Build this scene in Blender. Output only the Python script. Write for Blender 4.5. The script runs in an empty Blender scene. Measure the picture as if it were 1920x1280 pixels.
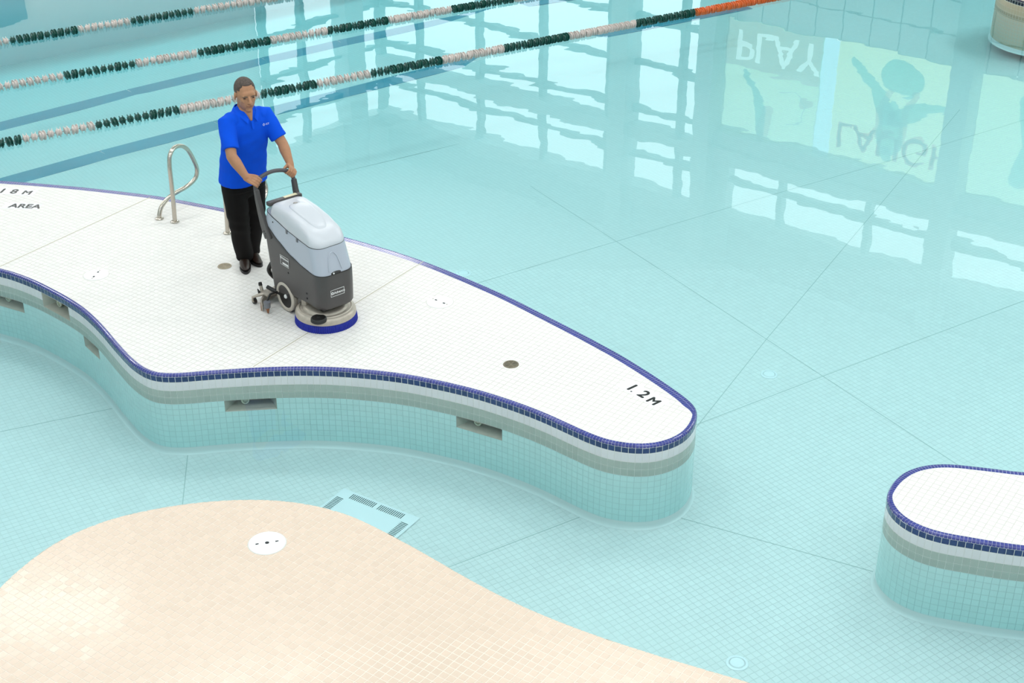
import bpy, bmesh, math, random
from mathutils import Vector, Matrix, Euler
random.seed(7)
R = math.radians
scene = bpy.context.scene
col = scene.collection

# ------------------------------------------------------------------ camera
CAM = Vector((0, 0, 5.7))
cam_data = bpy.data.cameras.new('camera')
cam_data.sensor_width = 36.0
cam_data.lens = 36.0 * 2750.0 / 1920.0
cam_data.clip_end = 200
cam = bpy.data.objects.new('camera', cam_data)
cam.location = CAM
cam.rotation_euler = (R(90 - 29.2), 0, 0)
col.objects.link(cam)
scene.camera = cam

# ------------------------------------------------------------------ world, exposure
scene.view_settings.view_transform = 'Standard'
scene.view_settings.look = 'None'
scene.view_settings.gamma = 1.0
scene.view_settings.use_curve_mapping = False
scene.view_settings.exposure = -0.12
world = bpy.data.worlds.new('overcast_sky')
scene.world = world
world.use_nodes = True
bg = world.node_tree.nodes['Background']
bg.inputs[0].default_value = (0.90, 0.97, 1.0, 1)
bg.inputs[1].default_value = 3.2
LAMP_W = 96.0        # watts of each ceiling lamp panel
LAMPS = [(-6.2, 4.2, .62), (-1.6, 3.2, .62), (3.0, 3.2, .62), (7.4, 4.2, .62),
         (-7.4, 9.6, .74), (-2.6, 8.6, .74), (2.4, 8.8, .74), (7.2, 9.4, .84),
         (-6.9, 16.9, .8), (-3.4, 14.4, 1.0), (1.4, 14.2, 1.1), (6.2, 14.2, 1.2),
         (-11.5, 18.2, 1.8), (-12.0, 21.6, 1.8), (11.8, 17.4, 3.6), (12.4, 21.0, 2.6), (-7.0, 27.4, 4.2), (-3.2, 28.0, 3.4)]  # this row: unseen lamps added to brighten the far pool and walls
CEIL_Z = 8.6
try:
    scene.cycles.max_bounces = 5
    scene.cycles.diffuse_bounces = 2
    scene.cycles.glossy_bounces = 3
    scene.cycles.use_light_tree = False
    scene.cycles.transparent_max_bounces = 12
    scene.cycles.caustics_reflective = False
    scene.cycles.sample_clamp_indirect = 4.0
except Exception:
    pass

WATER_Z = -0.14
FLOOR_Z = -0.72
PITCH = 0.05
F_PX, TH = 2750.0, R(29.2)


def frame_xy(p):
    """where a world point falls in the 1920 x 1280 frame (only to choose which pieces become objects of their own)"""
    d = Vector(p) - CAM
    c, s = math.cos(TH), math.sin(TH)
    zf = d.y * c - d.z * s
    if zf < 0.1:
        return (-9999, -9999)
    return (960 + F_PX * d.x / zf, 640 + F_PX * (-d.y * s - d.z * c) / zf)


def in_frame(p, m=0):
    x, y = frame_xy(p)
    return -m < x < 1920 + m and -m < y < 1280 + m


# ------------------------------------------------------------------ helpers
def tag(o, label=None, cat=None, group=None, kind=None):
    if label: o['label'] = label
    if cat: o['category'] = cat
    if group: o['group'] = group
    if kind: o['kind'] = kind
    return o


def empty(name, loc=(0, 0, 0), rz=0.0, parent=None):
    o = bpy.data.objects.new(name, None)
    o.empty_display_size = 0.1
    o.location = loc
    o.rotation_euler = (0, 0, rz)
    o.parent = parent
    col.objects.link(o)
    return o


def link(name, mesh, parent=None, mat=None, matrix=None):
    o = bpy.data.objects.new(name, mesh)
    if mat is not None and not mesh.materials:
        mesh.materials.append(mat)
    o.parent = parent
    if matrix is not None:
        o.matrix_local = matrix
    col.objects.link(o)
    return o


class MB:
    def __init__(self):
        self.v, self.f = [], []

    def add(self, vs, fs):
        n = len(self.v)
        self.v += [Vector(p) for p in vs]
        self.f += [tuple(n + i for i in q) for q in fs]
        return self

    def loft(self, rings, cap0=True, cap1=True, wrap=True):
        m = len(rings[0]); vs = [p for r in rings for p in r]; fs = []
        for k in range(len(rings) - 1):
            for i in range(m if wrap else m - 1):
                j = (i + 1) % m
                fs.append((k * m + i, k * m + j, (k + 1) * m + j, (k + 1) * m + i))
        if cap0: fs.append(tuple(range(m - 1, -1, -1)))
        if cap1: fs.append(tuple((len(rings) - 1) * m + i for i in range(m)))
        return self.add(vs, fs)

    def tube(self, pts, rad, n=12, round_ends=False, sx=1.0):
        pts = [Vector(p) for p in pts]
        if not isinstance(rad, (list, tuple)): rad = [rad] * len(pts)
        rad = list(rad)
        if round_ends:
            a = (pts[0] - pts[1]).normalized(); b = (pts[-1] - pts[-2]).normalized()
            r0, r1 = rad[0], rad[-1]
            pre = [(pts[0] + a * r0 * math.sin(t), r0 * math.cos(t)) for t in (1.45, 1.1, .7, .35)]
            post = [(pts[-1] + b * r1 * math.sin(t), r1 * math.cos(t)) for t in (.35, .7, 1.1, 1.45)]
            rad = [q[1] for q in pre] + rad + [q[1] for q in post]
            pts = [q[0] for q in pre] + pts + [q[0] for q in post]
        rings = []; up = None
        for i, p in enumerate(pts):
            t = (pts[min(i + 1, len(pts) - 1)] - pts[max(i - 1, 0)]).normalized()
            if up is None:
                up = t.orthogonal().normalized()
            up = (up - t * up.dot(t)).normalized()
            sd = t.cross(up)
            rings.append([p + (up * math.cos(2 * math.pi * k / n) * sx + sd * math.sin(2 * math.pi * k / n)) * rad[i] for k in range(n)])
        return self.loft(rings)

    def ell(self, c, r, rot=None, n=14, m=9):
        c = Vector(c); rings = []
        M = rot.to_matrix() if rot is not None else Matrix.Identity(3)
        for k in range(1, m):
            th = math.pi * k / m
            rings.append([c + M @ Vector((r[0] * math.sin(th) * math.cos(2 * math.pi * i / n), r[1] * math.sin(th) * math.sin(2 * math.pi * i / n), -r[2] * math.cos(th))) for i in range(n)])
        n0 = len(self.v)
        self.loft(rings, False, False)
        b = len(self.v)
        self.v += [c + M @ Vector((0, 0, -r[2])), c + M @ Vector((0, 0, r[2]))]
        for i in range(n):
            j = (i + 1) % n
            self.f.append((n0 + j, n0 + i, b))
            self.f.append((n0 + (m - 2) * n + i, n0 + (m - 2) * n + j, b + 1))
        return self

    def lathe(self, prof, n=32, c=(0, 0, 0), cap=True):
        c = Vector(c)
        rings = [[c + Vector((r * math.cos(2 * math.pi * i / n), r * math.sin(2 * math.pi * i / n), z)) for i in range(n)] for r, z in prof]
        return self.loft(rings, cap, cap)

    def box(self, c, s, M=None, bevel=0.0, seg=2):
        bm = bmesh.new()
        bmesh.ops.create_cube(bm, size=1.0)
        for v in bm.verts:
            v.co = Vector((v.co.x * s[0], v.co.y * s[1], v.co.z * s[2]))
        if bevel > 0:
            bmesh.ops.bevel(bm, geom=list(bm.edges), offset=bevel, segments=seg, profile=0.6, affect='EDGES')
        bm.verts.index_update()
        c = Vector(c)
        vs = [(M @ v.co if M is not None else v.co) + c for v in bm.verts]
        self.add(vs, [tuple(v.index for v in f.verts) for f in bm.faces])
        bm.free()
        return self

    def prism(self, poly, z0, z1):
        n = len(poly)
        vs = [(p[0], p[1], z0) for p in poly] + [(p[0], p[1], z1) for p in poly]
        fs = [tuple(range(n - 1, -1, -1)), tuple(range(n, 2 * n))]
        fs += [(i, (i + 1) % n, n + (i + 1) % n, n + i) for i in range(n)]
        return self.add(vs, fs)

    def move(self, M):
        self.v = [M @ p for p in self.v]
        return self

    def mesh(self, name, smooth=None):
        me = bpy.data.meshes.new(name)
        me.from_pydata([tuple(p) for p in self.v], [], self.f)
        me.validate()
        me.update()
        if smooth is not None:
            me.shade_smooth()
            if smooth < 179:
                me.set_sharp_from_angle(angle=R(smooth))
        return me

    def build(self, name, mat, parent=None, smooth=None, loc=None):
        o = link(name, self.mesh(name, smooth), parent, mat)
        if loc is not None: o.location = loc
        return o


SCRATCH = bpy.data.scenes.new('scratch')     # modifiers and text are evaluated here, away from the finished scene


def evaluated(o):
    SCRATCH.collection.objects.link(o)
    SCRATCH.view_layers[0].update()
    dg = SCRATCH.view_layers[0].depsgraph
    dg.update()
    me = bpy.data.meshes.new_from_object(o.evaluated_get(dg), depsgraph=dg)
    SCRATCH.collection.objects.unlink(o)
    return me


def fix_normals(me):
    bm = bmesh.new(); bm.from_mesh(me)
    bmesh.ops.recalc_face_normals(bm, faces=bm.faces)
    bm.to_mesh(me); bm.free()


def remesh(mb, name, voxel, smooth=3):
    """one continuous skin around the overlapping volumes of mb"""
    me = mb.mesh('raw'); fix_normals(me)
    o = bpy.data.objects.new('raw', me)
    md = o.modifiers.new('r', 'REMESH'); md.mode = 'VOXEL'; md.voxel_size = voxel
    if smooth:
        sm = o.modifiers.new('s', 'SMOOTH'); sm.factor = 0.5; sm.iterations = smooth
    out = evaluated(o)
    out.name = name
    bpy.data.objects.remove(o); bpy.data.meshes.remove(me)
    out.shade_smooth()
    return out


def catmull(pts, per=6, closed=False):
    P = [Vector(p) for p in pts]; n = len(P); out = []
    rng = range(n) if closed else range(n - 1)
    for i in rng:
        p0 = P[(i - 1) % n] if closed or i > 0 else P[0]
        p1, p2 = P[i], P[(i + 1) % n]
        p3 = P[(i + 2) % n] if closed or i + 2 < n else P[-1]
        for k in range(per):
            t = k / per
            out.append(0.5 * ((2 * p1) + (p2 - p0) * t + (2 * p0 - 5 * p1 + 4 * p2 - p3) * t * t + (3 * p1 - p0 - 3 * p2 + p3) * t ** 3))
    if not closed: out.append(P[-1])
    return out


def resample(poly, step):
    """closed 2-D polygon -> points at equal arc steps"""
    n = len(poly); L = [0.0]
    for i in range(n):
        L.append(L[-1] + (poly[(i + 1) % n] - poly[i]).length)
    m = max(8, int(round(L[-1] / step))); out = []; k = 0
    for j in range(m):
        s = L[-1] * j / m
        while L[k + 1] < s: k += 1
        t = (s - L[k]) / max(1e-9, L[k + 1] - L[k])
        out.append(poly[k].lerp(poly[(k + 1) % n], t))
    return out


def relax(poly, it):
    for _ in range(it):
        n = len(poly)
        poly = [(poly[i - 1] + poly[i] * 2 + poly[(i + 1) % n]) / 4 for i in range(n)]
    return poly


def normals2(poly):
    n = len(poly); out = []
    for i in range(n):
        t = (poly[(i + 1) % n] - poly[i - 1]).normalized()
        out.append(Vector((t.y, -t.x)))          # outward for a counter-clockwise outline
    return out


def area2(poly):
    return 0.5 * sum(poly[i - 1].x * poly[i].y - poly[i].x * poly[i - 1].y for i in range(len(poly)))


def inside(p, poly):
    c = False; n = len(poly); x, y = p[0], p[1]
    for i in range(n):
        a, b = poly[i - 1], poly[i]
        if (a[1] > y) != (b[1] > y) and x < (b[0] - a[0]) * (y - a[1]) / (b[1] - a[1]) + a[0]:
            c = not c
    return c


def clip(subject, quad):
    """part of the outline inside a convex counter-clockwise quad"""
    out = list(subject)
    for i in range(4):
        a, b = quad[i - 1], quad[i]; e = b - a; src, out = out, []
        for k in range(len(src)):
            p, q = src[k - 1], src[k]
            dp, dq = e.cross(p - a), e.cross(q - a)
            if dq >= 0:
                if dp < 0: out.append(p.lerp(q, dp / (dp - dq)))
                out.append(q)
            elif dp >= 0:
                out.append(p.lerp(q, dp / (dp - dq)))
        if len(out) < 3: return []
    return out


# ------------------------------------------------------------------ materials
def mat(name, color, rough=0.5, metal=0.0, coat=0.0, coat_rough=0.05, var=0.0, noise=0.0, noise_scale=20.0, spec=0.5, bump=0.0, bump_scale=200.0, island=False, sheen=0.0):
    m = bpy.data.materials.new(name); m.use_nodes = True
    nt = m.node_tree; b = nt.nodes['Principled BSDF']
    b.inputs['Base Color'].default_value = (*color, 1)
    b.inputs['Roughness'].default_value = rough
    b.inputs['Metallic'].default_value = metal
    b.inputs['Coat Weight'].default_value = coat
    b.inputs['Coat Roughness'].default_value = coat_rough
    b.inputs['Specular IOR Level'].default_value = spec
    b.inputs['Sheen Weight'].default_value = sheen
    last = None
    if var > 0 or noise > 0:
        rgb = nt.nodes.new('ShaderNodeRGB'); rgb.outputs[0].default_value = (*color, 1)
        last = rgb.outputs[0]
    if var > 0:
        oi = nt.nodes.new('ShaderNodeObjectInfo'); ge = nt.nodes.new('ShaderNodeNewGeometry')
        ad = nt.nodes.new('ShaderNodeMath'); ad.operation = 'ADD'
        nt.links.new(oi.outputs['Random'], ad.inputs[0]); nt.links.new(ge.outputs['Random Per Island'], ad.inputs[1])
        fr = nt.nodes.new('ShaderNodeMath'); fr.operation = 'FRACT'; nt.links.new(ad.outputs[0], fr.inputs[0])
        mr = nt.nodes.new('ShaderNodeMapRange'); mr.inputs[3].default_value = 1 - var; mr.inputs[4].default_value = 1 + var
        nt.links.new(fr.outputs[0], mr.inputs[0])
        hs = nt.nodes.new('ShaderNodeHueSaturation'); nt.links.new(mr.outputs[0], hs.inputs['Value']); nt.links.new(last, hs.inputs['Color'])
        last = hs.outputs[0]
    if noise > 0:
        tc = nt.nodes.new('ShaderNodeTexCoord'); nz = nt.nodes.new('ShaderNodeTexNoise')
        nz.inputs['Scale'].default_value = noise_scale; nz.inputs['Detail'].default_value = 4
        nt.links.new(tc.outputs['Object'], nz.inputs['Vector'])
        mr = nt.nodes.new('ShaderNodeMapRange'); mr.inputs[1].default_value = .25; mr.inputs[2].default_value = .75
        mr.inputs[3].default_value = 1 - noise; mr.inputs[4].default_value = 1 + noise
        nt.links.new(nz.outputs[0], mr.inputs[0])
        hs = nt.nodes.new('ShaderNodeHueSaturation'); nt.links.new(mr.outputs[0], hs.inputs['Value']); nt.links.new(last, hs.inputs['Color'])
        last = hs.outputs[0]
    if last is not None: nt.links.new(last, b.inputs['Base Color'])
    if bump > 0:
        tc = nt.nodes.new('ShaderNodeTexCoord'); nz = nt.nodes.new('ShaderNodeTexNoise'); nz.inputs['Scale'].default_value = bump_scale
        nt.links.new(tc.outputs['Object'], nz.inputs['Vector'])
        bp = nt.nodes.new('ShaderNodeBump'); bp.inputs['Strength'].default_value = bump; bp.inputs['Distance'].default_value = 0.01
        nt.links.new(nz.outputs[0], bp.inputs['Height']); nt.links.new(bp.outputs[0], b.inputs['Normal'])
    return m


def grid_mat(name, tile, grout, angle, pitch, width, rough, offset=(0, 0)):
    """square grid of tiles in the material, for surfaces too far away to tell the tiles apart"""
    m = bpy.data.materials.new(name); m.use_nodes = True; nt = m.node_tree; b = nt.nodes['Principled BSDF']
    b.inputs['Roughness'].default_value = rough
    tc = nt.nodes.new('ShaderNodeTexCoord'); mp = nt.nodes.new('ShaderNodeMapping'); mp.vector_type = 'TEXTURE'
    mp.inputs['Rotation'].default_value = (0, 0, angle)
    mp.inputs['Scale'].default_value = (pitch, pitch, pitch)
    nt.links.new(tc.outputs['Object'], mp.inputs['Vector'])
    br = nt.nodes.new('ShaderNodeTexBrick'); br.offset = 0.0
    br.inputs['Color1'].default_value = (*tile, 1); br.inputs['Color2'].default_value = (tile[0] * .97, tile[1] * .97, tile[2] * .97, 1)
    br.inputs['Mortar'].default_value = (*grout, 1)
    br.inputs['Scale'].default_value = 1.0; br.inputs['Mortar Size'].default_value = width / pitch / 2
    br.inputs['Brick Width'].default_value = 1.0; br.inputs['Row Height'].default_value = 1.0
    nt.links.new(mp.outputs[0], br.inputs['Vector']); nt.links.new(br.outputs['Color'], b.inputs['Base Color'])
    return m


def lin(*c):
    return tuple(((x / 255) / 12.92 if x / 255 <= 0.04045 else ((x / 255 + 0.055) / 1.055) ** 2.4) for x in c)


M_deck_tile = mat('white_deck_tile', (.845, .82, .79), .55, var=.02)
M_deck_grout = mat('pale_grout', (.70, .68, .62), .9)
M_joint = mat('joint_sealant', (.52, .49, .36), .7)
M_pool_tile = mat('pool_floor_tile', (.82, .82, .81), .4, var=.02)
M_pool_grout = mat('pool_grout', (.745, .76, .74), .9)
M_pool_joint = mat('pool_joint_sealant', (.52, .57, .55), .8)
M_wall_tile = mat('pool_wall_tile', (.87, .85, .87), .15, var=.02)
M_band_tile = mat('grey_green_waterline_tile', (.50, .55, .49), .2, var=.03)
M_water_tint_tile = mat('water_tinted_wall_tile', (.66, .88, .86), .2, var=.02)  # aqua colour carries the tint of light filtered through the water
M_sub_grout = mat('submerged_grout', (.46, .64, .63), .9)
M_wall_grout = mat('wall_grout', (.84, .84, .80), .9)
M_blue = mat('navy_glazed_tile', lin(28, 52, 112), .12, coat=.5, var=.12)
M_bull = mat('periwinkle_glazed_tile', lin(60, 66, 148), .18, coat=.4, var=.12)
M_bull_grout = mat('light_blue_grout', lin(190, 190, 220), .9)
M_beige_tile = mat('beige_glazed_tile', lin(230, 207, 188), .25, coat=.22, coat_rough=.10, var=.025)
M_beige_grout = mat('cream_grout', lin(241, 227, 213), .6)
M_white_plastic = mat('white_plastic', (.93, .94, .96), .25)
M_dark = mat('dark_recess', (.015, .015, .018), .6)
M_steel = mat('brushed_stainless', (.52, .47, .41), .24, metal=1.0, noise=.05, noise_scale=60)
M_bronze = mat('aged_bronze', (.28, .24, .17), .4, metal=.8, noise=.2)
M_niche = mat('niche_plaster', (.52, .50, .43), .7, noise=.06)
M_cream = mat('cream_plastic', (.72, .70, .55), .35)
M_black_letter = mat('black_tile_letter', (.012, .010, .010), .3)
M_stripe = mat('blue_lane_tile', lin(56, 142, 168), .4, noise=.05)
M_rope = mat('steel_cable', (.3, .3, .3), .4, metal=.8)
M_float_green = mat('green_float', lin(18, 78, 68), .3, var=.08)
M_float_white = mat('white_float', lin(226, 212, 206), .3, var=.05)
M_float_orange = mat('orange_float', lin(240, 120, 62), .3, var=.05)
M_white_wall = mat('white_painted_wall', (.84, .84, .82), .7)
M_ceiling = mat('ceiling_paint', (.72, .74, .74), .8)
M_spandrel = mat('grey_spandrel', (.34, .38, .38), .7)
M_rear = mat('rear_wall_paint', (.55, .55, .53), .8)
M_frame = mat('window_frame_paint', (.20, .30, .31), .5)
M_column = mat('column_paint', (.46, .52, .52), .6)

# ------------------------------------------------------------------ outlines of the pool shell (metres)
PEN_RAW = [(1.355, 9.087), (1.312, 8.960), (1.241, 8.840), (1.137, 8.749), (1.015, 8.694), (0.893, 8.681), (0.778, 8.701), (0.663, 8.742), (0.549, 8.819), (0.431, 8.918), (0.196, 9.120), (-0.052, 9.294), (-0.301, 9.440), (-0.559, 9.557), (-0.816, 9.653), (-1.065, 9.713), (-1.328, 9.754), (-1.584, 9.770), (-1.842, 9.762), (-2.093, 9.738), (-2.346, 9.705), (-2.544, 9.672), (-2.696, 9.673), (-2.812, 9.722), (-2.973, 9.885), (-3.168, 10.165), (-3.371, 10.475), (-3.574, 10.743), (-3.758, 10.934), (-3.943, 11.100), (-4.122, 11.250), (-4.300, 11.373), (-4.467, 11.466), (-5.0, 11.70), (-5.9, 11.95), (-7.2, 12.15), (-7.2, 13.72), (-6.2, 13.62), (-5.078, 13.478), (-4.399, 13.352), (-4.059, 13.272), (-3.720, 13.181), (-3.381, 13.077), (-3.038, 12.934), (-2.769, 12.815), (-2.472, 12.676), (-1.983, 12.425), (-1.525, 12.165), (-1.179, 11.950), (-0.896, 11.754), (-0.688, 11.590), (-0.439, 11.374), (-0.177, 11.130), (0.000, 10.955), (0.264, 10.668), (0.529, 10.375), (0.740, 10.130), (0.861, 9.985), (0.979, 9.828), (1.097, 9.664), (1.208, 9.498), (1.316, 9.320), (1.360, 9.200)]
ISL_RAW = [(5.2, 7.36), (4.2, 7.40), (3.6, 7.45), (3.26, 7.500), (3.055, 7.550), (2.93, 7.590), (2.817, 7.622), (2.728, 7.660), (2.648, 7.711), (2.572, 7.79), (2.520, 7.890), (2.502, 8.0), (2.515, 8.100), (2.579, 8.225), (2.646, 8.318), (2.725, 8.389), (2.804, 8.432), (2.897, 8.461), (2.987, 8.470), (3.073, 8.464), (3.235, 8.430), (3.396, 8.395), (3.521, 8.369), (4.2, 8.30), (5.2, 8.26)]
BEI_RAW = [(-3.45, 4.4), (-3.45, 5.4), (-3.25, 6.35), (-3.084, 6.991), (-3.025, 7.150), (-2.930, 7.345), (-2.806, 7.505), (-2.606, 7.668), (-2.356, 7.783), (-2.093, 7.858), (-1.820, 7.896), (-1.539, 7.890), (-1.288, 7.832), (-1.069, 7.736), (-0.886, 7.609), (-0.671, 7.435), (-0.461, 7.251), (-0.259, 7.070), (-0.064, 6.910), (0.126, 6.773), (0.371, 6.620), (0.611, 6.490), (0.873, 6.362), (1.131, 6.245), (1.40, 6.12), (1.9, 5.85), (2.3, 5.3), (2.4, 4.4)]
FAR_ISL = [(7.58 + .80 * math.cos(a), 20.16 + .80 * math.sin(a)) for a in [2 * math.pi * i / 20 for i in range(20)]]


def outline(raw):
    p = [Vector((q[0], q[1])) for q in raw]
    p = catmull(p, 8, True)
    if area2(p) < 0: p.reverse()
    p = resample(p, .02)
    p = relax(p, 12)
    return resample(p, PITCH)


PEN, ISL, BEI, FISL = outline(PEN_RAW), outline(ISL_RAW), outline(BEI_RAW), outline(FAR_ISL)
BEIGE_Z = 0.10


def hidden(p):
    """true when one of the raised slabs stands between the camera and p"""
    for poly, z in ((BEI, BEIGE_Z), (PEN, 0.0), (ISL, 0.0)):
        if p[2] < z - .01:
            t = (CAM.z - z) / (CAM.z - p[2])
            q = CAM.lerp(Vector(p), t)
            if inside(q, poly): return True
    return False


# square tile: a flat top with a small chamfer and sides
def tile_mesh(name, w, h, t, material, ch=.0012):
    a, b = w / 2, h / 2
    mb = MB()
    r0 = [(-a, -b, -t), (a, -b, -t), (a, b, -t), (-a, b, -t)]
    r1 = [(-a, -b, -ch), (a, -b, -ch), (a, b, -ch), (-a, b, -ch)]
    r2 = [(-a + ch, -b + ch, 0), (a - ch, -b + ch, 0), (a - ch, b - ch, 0), (-a + ch, b - ch, 0)]
    mb.loft([r0, r1, r2], cap0=False, cap1=True)
    me = mb.mesh(name); me.materials.append(material)
    return me


def pave(parent, poly, z, angle, grout, material, name, keep=300, region=None, thick=.004, tilt=0.0, occl=False, stuff_name=None, extra=None):
    """lay square tiles over an outline: the nearest whole ones are objects, the others one mesh of real tiles"""
    ca, sa = math.cos(angle), math.sin(angle)
    U, V = Vector((ca, sa)), Vector((-sa, ca))
    us = [p.dot(U) for p in poly]; vs = [p.dot(V) for p in poly]
    h = PITCH / 2 - grout / 2
    whole, cut = [], []
    # outline points hashed into cells, to know which cells the border crosses
    cells = set()
    n = len(poly)
    for i in range(n):
        a, b = poly[i - 1], poly[i]
        for k in range(8):
            q = a.lerp(b, k / 8)
            iu, iv = math.floor(q.dot(U) / PITCH), math.floor(q.dot(V) / PITCH)
            cells.add((iu, iv))
    for iu in range(math.floor(min(us) / PITCH), math.floor(max(us) / PITCH) + 1):
        for iv in range(math.floor(min(vs) / PITCH), math.floor(max(vs) / PITCH) + 1):
            c = U * ((iu + .5) * PITCH) + V * ((iv + .5) * PITCH)
            if region and not region(c): continue
            if (iu, iv) in cells:
                quad = [c - U * h - V * h, c + U * h - V * h, c + U * h + V * h, c - U * h + V * h]
                q = clip(poly, quad)
                if len(q) >= 3 and abs(area2(q)) > 2e-5: cut.append(q)
            elif inside(c, poly):
                if extra and not extra(c): continue
                whole.append(c)
    order = sorted(whole, key=lambda c: (Vector((c.x, c.y, z)) - CAM).length)
    parts = []
    for c in order:
        if len(parts) >= keep: break
        if in_frame((c.x, c.y, z), -8) and not (occl and hidden((c.x, c.y, z))): parts.append(c)
    chosen = set((round(c.x, 4), round(c.y, 4)) for c in parts)
    me = tile_mesh(name, 2 * h, 2 * h, thick, material)
    for c in parts:
        o = link(name, me, parent)
        o.location = (c.x, c.y, z)
        o.rotation_euler = (random.gauss(0, tilt), random.gauss(0, tilt), angle)
    mb = MB()
    for c in whole:
        if (round(c.x, 4), round(c.y, 4)) in chosen: continue
        gx, gy = random.gauss(0, tilt) * h, random.gauss(0, tilt) * h
        top = [(c.x + U.x * a * h + V.x * b * h, c.y + U.y * a * h + V.y * b * h, z + gx * a + gy * b) for a, b in ((-1, -1), (1, -1), (1, 1), (-1, 1))]
        bot = [(p[0], p[1], z - thick) for p in top]
        mb.add(bot + top, [(0, 1, 5, 4), (1, 2, 6, 5), (2, 3, 7, 6), (3, 0, 4, 7), (4, 5, 6, 7)])
    for q in cut:
        m = len(q)
        if area2(q) < 0: q = q[::-1]
        mb.add([(p.x, p.y, z - thick) for p in q] + [(p.x, p.y, z) for p in q], [tuple(range(m, 2 * m))] + [(i, (i + 1) % m, m + (i + 1) % m, m + i) for i in range(m)])
    o = mb.build(stuff_name or (name + '_field'), material, parent)
    o['kind'] = 'stuff'
    return len(whole)


def joint(parent, a, b, z, w, material, name='expansion_joint'):
    a, b = Vector(a), Vector(b); d = (b - a); s = Vector((-d.y, d.x)).normalized() * w / 2
    mb = MB(); mb.prism([a - s, b - s, b + s, a + s], z - .004, z + .0008)
    return mb.build(name, material, parent)


def slab(parent, poly, z, name, material, inset=0.0, thick=.05):
    nn = normals2(poly)
    q = [p - n * inset for p, n in zip(poly, nn)]
    mb = MB(); mb.prism(q, z - thick, z)
    return mb.build(name, material, parent)


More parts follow.
